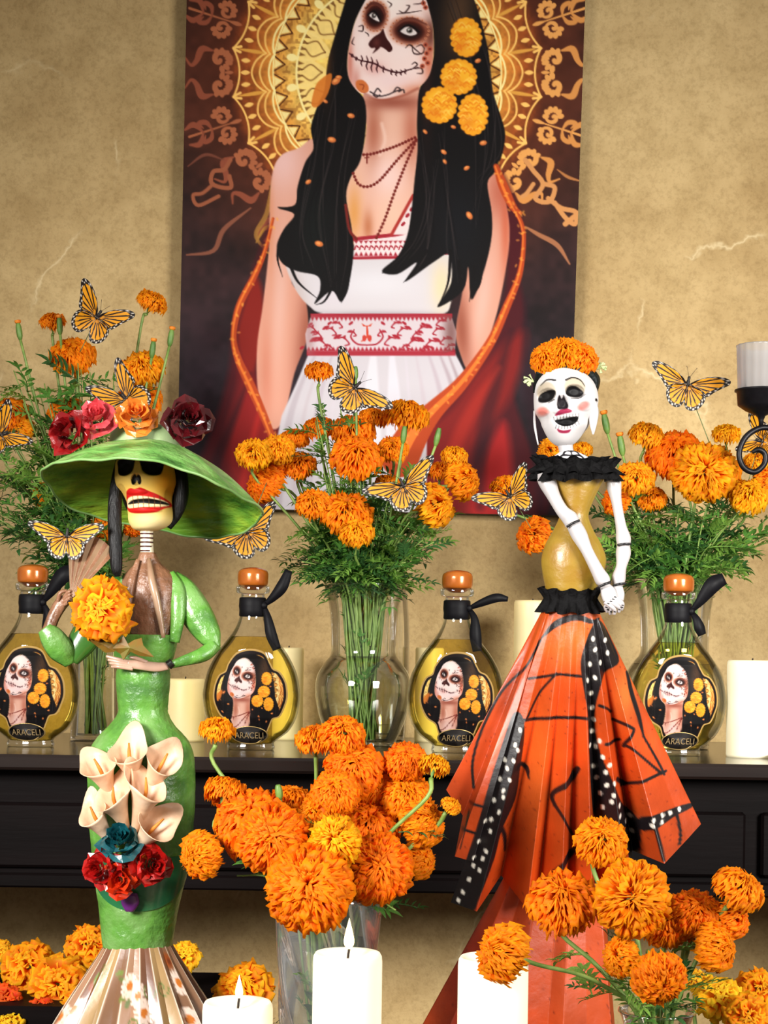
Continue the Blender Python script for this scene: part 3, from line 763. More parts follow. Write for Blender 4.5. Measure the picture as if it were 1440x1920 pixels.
PORTRAIT = draw_portrait(1.45)
pq = [np.array(q, float) for q in ((353, -150), (1102, -140), (1065, 967), (331, 951))]     # corners in the photograph
rows, cols = 740, 510
tt, uu = np.meshgrid(np.linspace(0, 1, rows), np.linspace(0, 1, cols), indexing='ij')
tt, uu = tt[..., None], uu[..., None]
pix = pq[0] * (1 - uu) * (1 - tt) + pq[1] * uu * (1 - tt) + pq[2] * uu * tt + pq[3] * (1 - uu) * tt
PD = WALL_Y - 0.04
pa = thing('canvas_painting', 'large canvas print of a dark-haired woman in sugar skull make-up before a golden halo', 'painting', P(700, 960, WALL_Y - 0.02))
big_grid('printed_canvas', PV(pix, PD), vmat('canvas_print', rough=0.5, bump=0.05, bscale=900, spec=0.12, tint=(1.0, 1.0, 1.0)), pa, PORTRAIT.sample(pix[..., 0], pix[..., 1]), smooth=False)
side = [P(*q, PD + 0.0008) for q in pq] + [P(*q, PD + 0.0008) + Vector((0, 0.038, 0)) for q in pq]
mk('stretcher_edge', side, [(0, 4, 5, 1), (1, 5, 6, 2), (2, 6, 7, 3), (3, 7, 4, 0), (4, 7, 6, 5), (0, 1, 2, 3)], mat('canvas_edge', (40, 26, 28), (26, 16, 18), scale=30, rough=.7), pa, smooth=False)
# ------------------------------------------------------------------ marigold heads (shared meshes)
def petal_head(seed, layers, R0, flat=0.74, frill=0.17, c_in=(226, 70, 0), c_mid=(252, 112, 2), c_out=(255, 152, 12), pw=1.0, na=5, cup=0.10, start=.42, bendk=1.0):
    """ruffled flower head of unit radius, facing +Z, petals in rings from rim to centre"""
    r = np.random.RandomState(seed)
    V, Fa, Cc = [], [], []
    ci, cm, co = np.array(c_in) / 255, np.array(c_mid) / 255, np.array(c_out) / 255
    for li, (elev, n, ln) in enumerate(layers):
        for k in range(n):
            a = 2 * math.pi * (k + .5 * (li % 2) + r.uniform(-.25, .25)) / n
            e = math.radians(elev + r.uniform(-11, 11))
            L = ln * r.uniform(.86, 1.06)
            w = pw * 2.0 * math.pi * max(L * math.cos(e), .16) / n * r.uniform(.85, 1.25)
            d = np.array([math.cos(a) * math.cos(e), math.sin(a) * math.cos(e), math.sin(e) * flat])
            s = np.array([-math.sin(a), math.cos(a), 0.0])
            nrm = np.cross(s, d); nrm /= np.linalg.norm(nrm) + 1e-9
            if nrm[2] < 0: nrm = -nrm
            b = len(V)
            ph = r.uniform(0, 6.28); ph2 = r.uniform(0, 6.28); tw = r.uniform(-.7, .7)
            shade = r.uniform(.9, 1.08)
            ts = (start, .70, .93, 1.0, 1.0)
            for i, t in enumerate(ts):
                ww = w * (.42, .85, 1.15, 1.2, .95)[i]; bend = (0, 0, -.02, -.09, -.22)[i] * bendk; rt = (start, .70, .93, 1.0, .985)[i]
                for j in range(na):
                    q = j / (na - 1) - .5
                    fr = frill * t * t * math.sin(q * 9.0 + ph) + frill * .7 * math.sin(q * 17 + ph2) * t ** 4
                    notch = -.05 * (math.cos(q * 19 + ph2) if i >= 3 else 0)
                    p = d * (L * rt + notch * L) + s * (q * ww) + nrm * (fr * L + bend * L + cup * (t - .4) ** 2 * (1 - 3 * abs(q)) - tw * q * ww)
                    V.append(p * R0)
                    g = t ** 1.5
                    c = ci * (1 - g) + (cm * (1 - t ** 5) + co * t ** 5) * g
                    Cc.append(np.clip(c * shade, 0, 1))
            for i in range(4):
                for j in range(na - 1):
                    Fa.append((b + i * na + j, b + i * na + j + 1, b + (i + 1) * na + j + 1, b + (i + 1) * na + j))
    return V, Fa, Cc

FULL = [(-24, 18, .93), (-8, 22, 1.0), (6, 22, 1.0), (20, 21, .98), (34, 19, .95), (47, 16, .92), (60, 12, .90), (73, 8, .90), (86, 4, .9)]
DENSE = [(-26, 24, .94), (-12, 28, 1.0), (0, 30, 1.0), (11, 30, .99), (22, 29, .97), (33, 27, .94), (44, 24, .92), (55, 19, .90), (66, 14, .89), (77, 9, .9), (87, 4, .9)]
SILK = [(-14, 11, 1.0), (4, 12, 1.0), (20, 11, .94), (37, 10, .86), (54, 8, .8), (70, 6, .76), (84, 3, .74)]
PET = vmat('marigold_petal', rough=.62, trans=.34, vary=.008, spec=.2)
HEADS = {
    'orange': [mesh('marigold_head', *petal_head(s, FULL, 1.0)[:2], PET, col=petal_head(s, FULL, 1.0)[2]) for s in (1, 2, 3)],
    'dense': [mesh('marigold_head_dense', *(h := petal_head(s, DENSE, 1.0, frill=.15, pw=1.5, flat=.72,  c_in=(214, 56, 0), c_mid=(250, 98, 0), c_out=(255, 142, 8)))[:2], PET, col=h[2]) for s in (4, 5, 6)],
    'amber': [mesh('marigold_head_amber', *(h := petal_head(s, FULL, 1.0, c_in=(232, 90, 0), c_mid=(255, 138, 4), c_out=(255, 176, 20)))[:2], PET, col=h[2]) for s in (7, 8)],
    'silk': [mesh('silk_marigold_head', *(h := petal_head(s, SILK, 1.0, flat=.7, frill=.13, c_in=(228, 62, 4), c_mid=(255, 130, 6), c_out=(255, 182, 26), pw=1.25, na=6, cup=.2))[:2], PET, col=h[2]) for s in (9, 10)],
    'silk_red': [mesh('silk_marigold_head_red', *(h := petal_head(11, SILK, 1.0, flat=.7, frill=.13, c_in=(190, 20, 8), c_mid=(238, 80, 16), c_out=(250, 120, 30), pw=1.25, na=6, cup=.2))[:2], PET, col=h[2])],
    'silk_yellow': [mesh('silk_marigold_head_yellow', *(h := petal_head(12, SILK, 1.0, flat=.7, frill=.13, c_in=(246, 104, 6), c_mid=(255, 172, 12), c_out=(255, 206, 40), pw=1.25, na=6, cup=.2))[:2], PET, col=h[2])],
}
GREEN = mat('leaf_green', (104, 158, 64), (62, 114, 44), scale=40, rough=.5, trans=.25)
GREEN_LT = mat('leaf_green_pale', (150, 190, 84), (104, 158, 62), scale=40, rough=.5, trans=.3)
GREEN_DK = mat('leaf_green_dark', (66, 112, 54), (40, 82, 38), scale=40, rough=.5, trans=.2)
STEM = mat('stem_green', (140, 166, 84), (98, 130, 54), scale=60, rough=.5)
CALYX = mat('calyx_green', (112, 148, 66), (72, 112, 44), scale=60, rough=.5)
calyx_me = mesh('calyx', *lathe([(.03, -.95), (.075, -.8), (.15, -.6), (.23, -.38), (.34, -.2), (.44, -.06), (.3, .0)], (0, 0, 0), 14, flute=lambda a, z: 1 + .05 * math.cos(a * 7)), CALYX)

def frond(seed, mat_, pairs=6, ll=.34, name='leaf_spray'):
    """feathery marigold leaf, unit length along +X"""
    r = np.random.RandomState(seed)
    V, Fa = [], []
    droop = r.uniform(.12, .4)
    def mid(t): return np.array([t, .04 * math.sin(t * 4 + seed), -droop * t * t])
    pts = [mid(t) for t in np.linspace(0, .9, 6)]
    v, f = tube([Vector(p) for p in pts], list(np.linspace(.016, .006, 6)), 4); V += [tuple(x) for x in v]; Fa += f
    def leaflet(p, d, n, L, W):
        d = d / np.linalg.norm(d); s = np.cross(d, n); s /= np.linalg.norm(s) + 1e-9
        b = len(V)
        for t, w, h in ((0, .12, 0), (.35, 1, .06), (.7, .75, .05), (1, .05, -.06)):
            c = p + d * (L * t) + n * (h * L)
            for q in (-1, 0, 1): V.append(tuple(c + s * (q * w * W) + n * (abs(q) * w * W * .35)))
        for i in range(3):
            for j in range(2): Fa.append((b + i * 3 + j, b + i * 3 + j + 1, b + i * 3 + j + 4, b + i * 3 + j + 3))
    for k in range(pairs):
        t = .16 + .74 * k / (pairs - 1)
        for sg in (-1, 1):
            a = math.radians(r.uniform(38, 62)) * sg
            d = np.array([math.cos(a), math.sin(a), r.uniform(-.25, .3)])
            L = ll * (1 - .45 * abs(t - .45)) * r.uniform(.8, 1.15)
            leaflet(mid(t), d, np.array([0, 0, 1.0]), L, L * .15)
    leaflet(mid(.9), np.array([1, 0, -.3]), np.array([0, 0, 1.0]), ll, ll * .15)
    me = mesh(name, V, Fa, mat_, smooth=True)
    return me
FRONDS = [frond(i, (GREEN, GREEN_DK, GREEN_LT)[i % 3], pairs=5 + i % 3, ll=.30 + .03 * (i % 4)) for i in range(9)]

LOOK = {'cam': (0, -1, .25), 'up': (0, -.30, 1), 'upc': (0, -.72, .7), 'left': (-.75, -.6, .3), 'right': (.75, -.6, .3), 'down': (0, -.9, -.35), 'back': (.15, .35, .95), 'ul': (-.5, -.35, .85), 'ur': (.5, -.35, .85), 'dl': (-.6, -.75, -.1)}
class Vase: pass

def flower(px, py, diam, d, look, kind, label, group, vase=None, ry=None, stem_to=None, leaves=1, name='marigold', cat='flower', depth=None, seed=None):
    """one cut flower: stem from the vase foot through its mouth to the head seen at (px, py)"""
    rr = random.Random(seed if seed is not None else int(px * 31 + py * 7))
    s = d / F
    n = Vector(LOOK[look] if isinstance(look, str) else look).normalized()
    n = (n + Vector((rr.uniform(-.12, .12), 0, rr.uniform(-.08, .08)))).normalized()
    Rm = diam * .5 * s
    C = P(px, py, d)
    if vase is not None:
        side = Vector((C.x - vase.c.x, C.y - vase.c.y, 0)); side = side.normalized() if side.length > 1e-4 else Vector((1, 0, 0))
        mouth = vase.mouth + side * vase.rm * rr.uniform(.35, .75) + Vector((rr.uniform(-.2, .2), rr.uniform(-.3, .3), 0)) * vase.rm
        base = vase.c - side * vase.rb * rr.uniform(.2, .6) + Vector((rr.uniform(-.3, .3), rr.uniform(-.3, .3), 0)) * vase.rb + Vector((0, 0, .012 + rr.random() * .02))
    else:
        base = Vector(stem_to); mouth = base.lerp(C, .4) + Vector((rr.uniform(-.01, .01), 0, 0))
    root = thing(name, label, cat, base, group)
    hd = put('flower_head', rr.choice(HEADS[kind]), root, C - base)
    M = frame(n) @ Matrix.Rotation(rr.random() * 6.28, 3, 'Z')
    hd.rotation_euler = M.to_euler()
    kz = (depth if depth else 1.0)
    hd.scale = (Rm, Rm * (ry / diam if False else 1), Rm * kz)
    if ry: hd.scale = (Rm, Rm, Rm * 1.0)
    neck = C - n * (Rm * .92)
    cx = put('calyx', calyx_me, root, C - base - n * Rm * .02)
    cx.rotation_euler = frame(n).to_euler(); cx.scale = (Rm * .8, Rm * .8, Rm)
    top = neck - n * (0.018 + .2 * Rm)
    gap = (top - mouth).length
    m2 = mouth + (mouth - base).normalized() * min(.04, gap * .3)
    pts = [base, base.lerp(mouth, .55), mouth, m2.lerp(top, .5) + Vector((0, 0, -.006)), top, neck]
    if gap < .02: pts = [base, base.lerp(mouth, .6), mouth.lerp(neck, .6), neck]
    v, f = tube(pts, [.0022] * (len(pts) - 1) + [.0026], 6, smooth=5)
    mk('stem', v, f, STEM, root)
    if vase is not None and rr.random() < .55:
        lf = put('leaf_spray', rr.choice(FRONDS), root, base.lerp(mouth, rr.uniform(.15, .7)) - base)
        lf.rotation_euler = (rr.uniform(-.5, .5), rr.uniform(-1.5, -.9), rr.uniform(0, 6.28)); k = rr.uniform(.04, .06); lf.scale = (k, k, k)
    for i in range(leaves):
        t = rr.uniform(.2, .8)
        p = mouth.lerp(top, t)
        lf = put('leaf_spray', rr.choice(FRONDS), root, p - base, kind=None)
        lf.rotation_euler = (rr.uniform(-.4, .4), rr.uniform(-.7, .2), rr.uniform(0, 6.28))
        k = rr.uniform(.035, .06); lf.scale = (k, k, k)
    return root

def bud(px, py, d, label, group, vase, h=34, w=11, tip=True, stem_to=None):
    """unopened marigold: swollen green calyx with an orange tip"""
    rr = random.Random(int(px * 13 + py))
    s = d / F
    C = P(px, py, d)
    if vase is not None:
        side = Vector((C.x - vase.c.x, C.y - vase.c.y, 0)).normalized()
        mouth = vase.mouth + side * vase.rm * .6; base = vase.c + Vector((rr.uniform(-.4, .4), rr.uniform(-.3, .3), 0)) * vase.rb + Vector((0, 0, .015))
    else:
        base = Vector(stem_to); mouth = base.lerp(C, .4)
    root = thing('marigold_bud', label, 'flower bud', base, group)
    ax = (C - mouth).normalized() * .6 + Vector((0, 0, .4)); ax.normalize()
    prof = [(.12, -.5), (.3, -.42), (.46, -.25), (.5, 0), (.46, .25), (.36, .42), (.28, .5), (.05, .5)]
    M = frame(ax).to_4x4(); M.translation = C
    v, f = lathe([(r_ * 2 * w * s * .5, z * h * s) for r_, z in prof], (0, 0, 0), 12, flute=lambda a, z: 1 + .06 * math.cos(a * 6))
    mk('calyx', [M @ Vector(x) for x in v], f, CALYX, root)
    if tip:
        v, f = lathe([(.4 * w * s, h * s * .46), (.52 * w * s, h * s * .56), (.46 * w * s, h * s * .64), (.12 * w * s, h * s * .62)], (0, 0, 0), 12, flute=lambda a, z: 1 + .14 * math.cos(a * 5))
        mk('petal_tip', [M @ Vector(x) for x in v], f, mat('bud_orange', (240, 150, 40), (220, 110, 20), scale=200, rough=.6), root)
    e = C - ax * h * s * .46
    v, f = tube([base, base.lerp(mouth, .6), mouth, mouth.lerp(e, .6) + Vector((0, 0, -.004)), e], [.0016, .0017, .0018, .0018, .0022], 6, smooth=5)
    mk('stem', v, f, STEM, root)
    return root

def sprig(vase, tx, ty, d, label, group, rr, n=5, k=.055, droop=0.0):
    """leafy stem without a flower"""
    T = P(tx, ty, d)
    side = Vector((T.x - vase.c.x, T.y - vase.c.y, 0)); side = side.normalized() if side.length > 1e-4 else Vector((0, -1, 0))
    mouth = vase.mouth + side * vase.rm * rr.uniform(.3, .9)
    base = vase.c + Vector((rr.uniform(-.6, .6), rr.uniform(-.6, .6), 0)) * vase.rb + Vector((0, 0, .012))
    if rr.random() < .6: base = base.lerp(mouth, rr.uniform(.35, .75))
    root = thing('marigold_greenery', label, 'greenery', base, group)
    q = cr([base, base.lerp(mouth, .6), mouth, mouth.lerp(T, .55) + Vector((0, 0, .012)), T], 5)
    v, f = tube([Vector(x) for x in q], list(np.linspace(.0019, .0009, len(q))), 5)
    mk('stem', v, f, STEM, root)
    m0 = len(q) // 2
    for i in range(n):
        j = int(m0 + (len(q) - 1 - m0) * (i + .6) / n)
        p = Vector(q[min(j, len(q) - 1)])
        lf = put('leaf_spray', rr.choice(FRONDS), root, p - base)
        az = rr.uniform(0, 6.28)
        lf.rotation_euler = Euler((rr.uniform(-.8, .8), rr.uniform(-.9, .35) + droop, az))
        kk = k * rr.uniform(.75, 1.25); lf.scale = (kk, kk, kk)
    return root

# ------------------------------------------------------------------ glass vases
GLASS = glass('clear_glass', (.982, .988, .985))
WATER = glass('vase_water', (.93, .95, .90), base=.0, refl=.4)
def px_prof(prof, d, ybase):
    s = d / F
    return [(hw * s, (ybase - y) * s) for hw, y in prof]

def make_vase(label, cx, prof, d, zbase, water_y, flute=None, group='clear glass flower vases', n=64, name='glass_vase', gm=None):
    """prof: (half width px, y px) from foot to rim"""
    s = d / F
    c = P(cx, prof[0][1], d); c.z = zbase
    root = thing(name, label, 'vase', c, group)
    q = cr(prof, 6)
    y0 = q[0][1]
    outer = [(hw * s, (y0 - y) * s) for hw, y in q]
    th = .0028
    inner = [(max(r_ - th, .004), max(z, .008)) for r_, z in outer if z > .0][::-1]
    V, Fa = lathe(outer + [(outer[-1][0] - th * .5, outer[-1][1] + th * .4)] + inner, c, n, flute=flute, cap0=True, cap1=True)
    mk('body', V, Fa, gm or GLASS, root)
    rim = outer[-1]
    v, f = tube([Vector((c.x + rim[0] * math.cos(a) * (flute(a, rim[1]) if flute else 1), c.y + rim[0] * math.sin(a) * (flute(a, rim[1]) if flute else 1), c.z + rim[1])) for a in np.linspace(0, 2 * math.pi, 49)], .0017, 6)
    mk('rim', v, f, GLASS, root)
    zw = (y0 - water_y) * s
    wp = [(.001, .0095)] + [(max(r_ - th * 1.3, .003), z) for r_, z in outer if .009 < z < zw]
    wp += [(wp[-1][0], zw), (.001, zw)]
    V, Fa = lathe(wp, c, n, flute=flute)
    mk('water', V, Fa, WATER, root)
    o = Vase(); o.c = Vector(c); o.root = root
    zt = outer[-1][1]; o.mouth = Vector((c.x, c.y, c.z + zt - .012)); o.rm = min(r_ for r_, z in outer if z > zt * .55) * .86; o.rb = outer[2][0] * .62
    return o

# ------------------------------------------------------------------ bottles
LAB_OUT = [(0, -1), (.36, -.93), (.53, -.70), (.62, -.58), (.80, -.50), (.96, -.27), (1.0, .03), (.92, .27), (.80, .46), (.62, .52), (.52, .70), (.42, .82), (0, .86), (-.42, .82), (-.56, .58), (-.80, .43), (-.97, .13), (-.96, -.17), (-.84, -.42), (-.66, -.52), (-.58, -.70), (-.36, -.92)]
BOT = [(43, 0), (45, 6), (44, 15), (58, 26), (72, 38), (85, 62), (91, 92), (91, 112), (84, 146), (67, 180), (47, 207), (34, 226), (26, 244), (23, 262), (22.5, 288), (23, 292), (31, 295), (31.5, 306), (27, 308)]
KY = .56
GOLDLQ = glass('amber_liquor', (1.0, .90, .42), base=.0, refl=.5)
CAPM = mat('copper_stopper', (206, 116, 40), (180, 92, 26), scale=40, rough=.22, coat=.6, metal=.25)
RIB = mat('black_ribbon', (14, 13, 18), (9, 8, 12), scale=90, rough=.55, spec=.2)
def bottle_w(h):
    hs = [p[1] for p in BOT]; ws = [p[0] for p in BOT]
    return np.interp(h, hs, ws)

def text_mesh(txt, size, matl):
    cu = bpy.data.curves.new('lettering', 'FONT'); cu.body = txt; cu.size = size; cu.align_x = 'CENTER'; cu.align_y = 'CENTER'; cu.extrude = 0.0; cu.space_character = 1.02
    ob = bpy.data.objects.new('lettering_source', cu); COL.objects.link(ob)
    dg = bpy.context.evaluated_depsgraph_get()
    me = bpy.data.meshes.new_from_object(ob.evaluated_get(dg))
    bpy.data.objects.remove(ob); bpy.data.curves.remove(cu)
    me.materials.clear(); me.materials.append(matl); me.name = 'lettering'
    return me

def make_bottle(cx, base_y, d, label, tail, tilt=0.0):
    s = d / F
    c = P(cx, base_y, d); c.z = TABLE_Z
    root = thing('liquor_bottle', label, 'bottle', c, 'teardrop liquor bottles with portrait labels')
    q = cr(BOT, 5)
    V, Fa = lathe([(r_ * s, z * s) for r_, z in q], c, 56, ky=KY)
    # the neck and lip are round, the belly is flattened
    V = [(x, c.y + (y - c.y) * (1 / KY if (z - c.z) / s > 250 else (1 + (1 / KY - 1) * np.clip(((z - c.z) / s - 170) / 80, 0, 1))), z) for x, y, z in V]
    mk('glass_body', V, Fa, GLASS, root)
    lq = [(.001, 10)] + [(r_ - 4.5, z) for r_, z in q if 12 < z < 212]; lq += [(lq[-1][0] - 1, 213), (.001, 213)]
    V, Fa = lathe([(r_ * s, z * s) for r_, z in lq], c, 56, ky=KY)
    V = [(x, c.y + (y - c.y) * (1 + (1 / KY - 1) * np.clip(((z - c.z) / s - 170) / 80, 0, 1)), z) for x, y, z in V]
    mk('liquor', V, Fa, GOLDLQ, root)
    V, Fa = lathe([(r_ * s, z * s) for r_, z in cr([(12, 300), (24, 307), (28, 311), (29, 322), (28, 333), (22, 339), (10, 342), (.5, 342.5)], 4)], c, 40)
    mk('stopper', V, Fa, CAPM, root)
    rb = None
    V, Fa = lathe([(r_ * s, z * s) for r_, z in ((23.5, 250), (25.5, 252), (25, 262), (26, 270), (25.2, 284), (23.5, 286))], c, 40)
    rb = mk('ribbon', V, Fa, RIB, root)
    kn = c + Vector((22 * s, -14 * s, 271 * s))
    v, f = lathe([(.5 * s, -7 * s), (6 * s, -5 * s), (7 * s, 1 * s), (5 * s, 6 * s), (.5 * s, 7 * s)], kn, 12)
    mk('ribbon_knot', v, f, RIB, rb)
    for pts, w in tail:
        p3 = cr([(kn.x + x * s, kn.y + o * s, kn.z + z * s, w_) for (x, z, o), w_ in zip(pts, w)], 6)
        V, Fa = [], []
        for i, p in enumerate(p3):
            t = p3[min(i + 1, len(p3) - 1)] - p3[max(i - 1, 0)]
            nx = np.array([-t[2], 0, t[0]]); nx /= np.linalg.norm(nx) + 1e-9
            for e, oy in ((-1, 0), (1, 0), (1, 1.6), (-1, 1.6)): V.append(p[:3] + nx * e * p[3] * s * .5 + np.array([0, oy * s, 0]))
        mk('ribbon_tail', V, ring_faces(len(p3), 4), RIB, rb)
    # label: printed portrait in a scalloped frame, bent to the glass
    hc, hw, hh = 104.0, 70.0, 86.0
    def onglass(x, h, eps):
        w = max(bottle_w(h), 30.0)
        y = -KY * (1 + (1 / KY - 1) * float(np.clip((h - 170) / 80, 0, 1))) * w * math.sqrt(max(1 - (x / w) ** 2, .02))
        return (c.x + x * s, c.y + (y - eps) * s, c.z + h * s)
    out = cr(LAB_OUT, 9, True); nu, nt = len(out), 56
    V = np.zeros((nt, nu, 3)); Cc = np.zeros((nt, nu, 3))
    for i in range(nt):
        t = (i / (nt - 1)) ** .9
        for j in range(nu):
            x, y = out[j, 0] * hw * t, out[j, 1] * hh * t
            V[i, j] = onglass(x, hc - y, 2.6)
        px_, py_ = out[:, 0] * hw * t, out[:, 1] * hh * t
        cc = PORTRAIT.sample(778 + px_ / .325, 166 + py_ / .325)
        if t > .955: cc = cc * 0 + np.array((196, 160, 92)) / 255
        elif t > .90: cc = cc * 0 + np.array((26, 16, 16)) / 255
        Cc[i] = cc
    lb = big_grid('label', V, vmat('label_print', rough=.55, spec=.12, tint=(.72, .70, .70)), root, Cc, closed_u=True)
    lb['label'] = 'label with a sugar skull woman portrait'
    Vp, Fp = [], []
    for eps, k, ht in ((1.9, 1.0, 0), (2.6, 1.0, 0), (2.6, .93, 0), (2.2, .92, 0), (2.2, .0, 0)):
        for j in range(40):
            a = 2 * math.pi * j / 40
            Vp.append(onglass(35 * k * math.cos(a), 30 + 17 * k * math.sin(a), eps + 4))
    rimf = ring_faces(5, 40, True, True, False)
    pl = mk('name_plate', Vp[:120], ring_faces(3, 40, True, True, False), mat('label_gold', (190, 158, 96), rough=.35, metal=.4), lb)
    mk('name_field', Vp[120:200], ring_faces(2, 40, True, True, True), mat('label_black', (34, 28, 26), (24, 20, 18), scale=80, rough=.5), lb)
    tm = text_mesh('ARACELI', 14.5 * s, mat('label_lettering', (168, 142, 100), rough=.4))
    bp = Vector(onglass(0, 29, 6.6)) - c
    for vtx in tm.vertices:
        x, z = vtx.co.x * .94, vtx.co.y * 1.15
        g = onglass(x / s, 29 + z / s, 7.8); vtx.co = (g[0] - c.x, g[1] - c.y, g[2] - c.z)
    put('lettering', tm, lb)
    return root

# ------------------------------------------------------------------ candles
def make_candle(cx, top_y, hw, d, zb, wax, label, flame=None, group=None, wick=True):
    s = d / F
    top = P(cx, top_y, d); c = Vector((top.x, d, zb)); H = top.z - zb; r_ = hw * s
    root = thing('pillar_candle', label, 'candle', c, group)
    prof = [(.001, 0), (r_ * .97, 0), (r_, .004), (r_, H * .5), (r_, H - .008), (r_ * .985, H - .003), (r_ * .93, H), (r_ * .84, H - .002), (r_ * .5, H - .006), (.001, H - .007)]
    v, f = lathe(prof, c, 48); mk('wax', v, f, wax, root)
    if wick:
        v, f = tube([c + Vector((0, 0, H - .008)), c + Vector((.0006, 0, H - .001)), c + Vector((.0012, 0, H + .003))], .0011, 6)
        mk('wick', v, f, mat('burnt_wick', (40, 30, 26), rough=.9), root)
    if flame:
        h = flame * s
        fp = cr([(.0005, 0), (.13, .10), (.17, .26), (.13, .5), (.06, .78), (.004, 1.0)], 5)
        v, f = lathe([(max(a, 0.002) * h, b * h) for a, b in fp], c + Vector((.001, 0, H + .003)), 20)
        mk('flame', v, f, mat('candle_flame', (255, 220, 150), rough=1, emit=(255, 214, 130), espow=9.0), root)
    return root

# ------------------------------------------------------------------ monarch butterflies
def wing(outline, base, veins, seed, name, mirror):
    """flat wing filled from its root; black edge with white dots, black veins, orange cells"""
    o = cr(outline, 8, True); nu, nt = len(o), 30
    b = np.array(base); r = np.random.RandomState(seed)
    V = np.zeros((nt, nu, 3)); Cc = np.zeros((nt, nu, 3))
    ang = np.arctan2(o[:, 1] - b[1], o[:, 0] - b[0])
    for i in range(nt):
        t = i / (nt - 1)
        p = b + (o - b) * t
        z = .05 * np.sin(t * 2.2) * np.cos(np.linspace(0, 6.28, nu)) + .02 * t
        V[i] = np.stack([p[:, 0], p[:, 1], z], -1)
        rad = np.hypot(*(o - b).T)
        edge = (1 - t) * rad
        for j in range(nu):
            tip = max(0, (o[j] - b)[1] - .55) if name == 'forewing' else 0
            ew = .11 + .16 * tip + (.03 if name == 'forewing' else .02)
            c = np.array((252, 166, 26)) * (1 - .12 * (1 - t)) + np.array((14, 22, 10)) * t * .7
            va = min((abs((ang[j] - a + math.pi) % (2 * math.pi) - math.pi) * t * rad[j] for a in veins), default=9)
            if va < .013 + .010 * t and t > .18: c = np.array((26, 16, 12))
            lead = name == 'forewing' and o[j, 1] > 0 and abs(ang[j] - max(ang)) * t * rad[j] < .05
            if edge[j] < ew or lead or t < .04: c = np.array((24, 18, 18))
            if edge[j] < ew:
                k = (j * 26 // nu + (0 if edge[j] < ew * .5 else 1)) % 2
                m = (j * 26 / nu) % 1
                if abs(edge[j] - ew * .30) < ew * .17 and .25 < m < .8 and k == 0: c = np.array((238, 234, 226))
                if abs(edge[j] - ew * .70) < ew * .17 and .25 < m < .8 and k == 0: c = np.array((236, 226, 208))
            Cc[i, j] = np.clip(c, 0, 255) / 255
    if mirror: V[..., 0] *= -1
    o2 = big_grid(name, V, vmat('monarch_wing', rough=.55, trans=.3), None, Cc, closed_u=True)
    me = o2.data; bpy.data.objects.remove(o2)
    return me
FORE = [(.04, .06), (.16, .34), (.42, .66), (.74, .90), (.98, .96), (1.04, .84), (.94, .62), (.82, .36), (.74, .12), (.62, .02), (.36, .0), (.10, .0)]
HIND = [(.05, .03), (.3, .05), (.56, .03), (.70, -.10), (.72, -.32), (.64, -.54), (.46, -.68), (.28, -.68), (.14, -.52), (.06, -.26)]
WINGS = {m: (wing(FORE, (.02, .04), (.12, .35, .55, .72, .86), 1, 'forewing', m), wing(HIND, (.03, .01), (-.15, -.42, -.7, -.95, -1.2, .05), 2, 'hindwing', m)) for m in (False, True)}
BODY = mat('butterfly_body', (34, 26, 24), (20, 16, 16), scale=300, rough=.6)
body_me = mesh('body', *lathe([(.004, -.42), (.032, -.36), (.042, -.2), (.036, -.06), (.058, .02), (.06, .12), (.04, .18), (.05, .22), (.042, .27), (.004, .29)], (0, 0, 0), 12), BODY)
body_me.transform(Matrix.Rotation(-math.pi / 2, 4, 'X'))
ant_me = []
for sg in (-1, 1):
    v, f = tube([(0.02 * sg, .26, 0), (.07 * sg, .38, .05), (.15 * sg, .54, .08), (.17 * sg, .57, .08)], [.008, .006, .006, .014], 5, smooth=3)
    ant_me.append(mesh('antenna', v, f, BODY))

def butterfly(px, py, span, d, roll, label, dih=(25, 25), yaw=0, pitch=0, perch=None, sweep=0):
    """roll: degrees the head points away from straight up (clockwise); dih: how far each wing is lifted"""
    s = d / F
    C = P(px, py, d)
    root = thing('monarch_butterfly', label, 'butterfly', C, 'monarch butterflies among the flowers')
    k = span * .5 * s
    M = Matrix.Rotation(math.radians(yaw), 3, 'Z') @ Matrix.Rotation(math.radians(roll), 3, 'Y') @ Matrix.Rotation(math.radians(90 + pitch), 3, 'X')
    def add(name, me, extra=None):
        o = put(name, me, root)
        R = M @ (extra if extra is not None else Matrix.Identity(3))
        o.rotation_euler = R.to_euler(); o.scale = (k, k, k)
        return o
    add('body', body_me)
    for a in ant_me: add('antenna', a)
    for mir in (False, True):
        ang = math.radians(-dih[1] if not mir else dih[0])
        ex = Matrix.Rotation(ang, 3, 'Y')
        for nm, me in zip(('forewing', 'hindwing'), WINGS[mir]):
            add(nm, me, ex @ Matrix.Rotation(math.radians((sweep if not mir else -sweep) * (1 if nm == 'forewing' else .55)), 3, 'Z'))
    if perch is not None:
        e = P(perch[0], perch[1], perch[2] if len(perch) > 2 else d + .01)
        v, f = tube([C + Vector((0, .004, 0)), C.lerp(e, .5) + Vector((0, .008, .004)), e], .0007, 5, smooth=4)
        mk('wire', v, f, mat('florist_wire', (92, 110, 62), rough=.4, metal=.4), root)
    return root
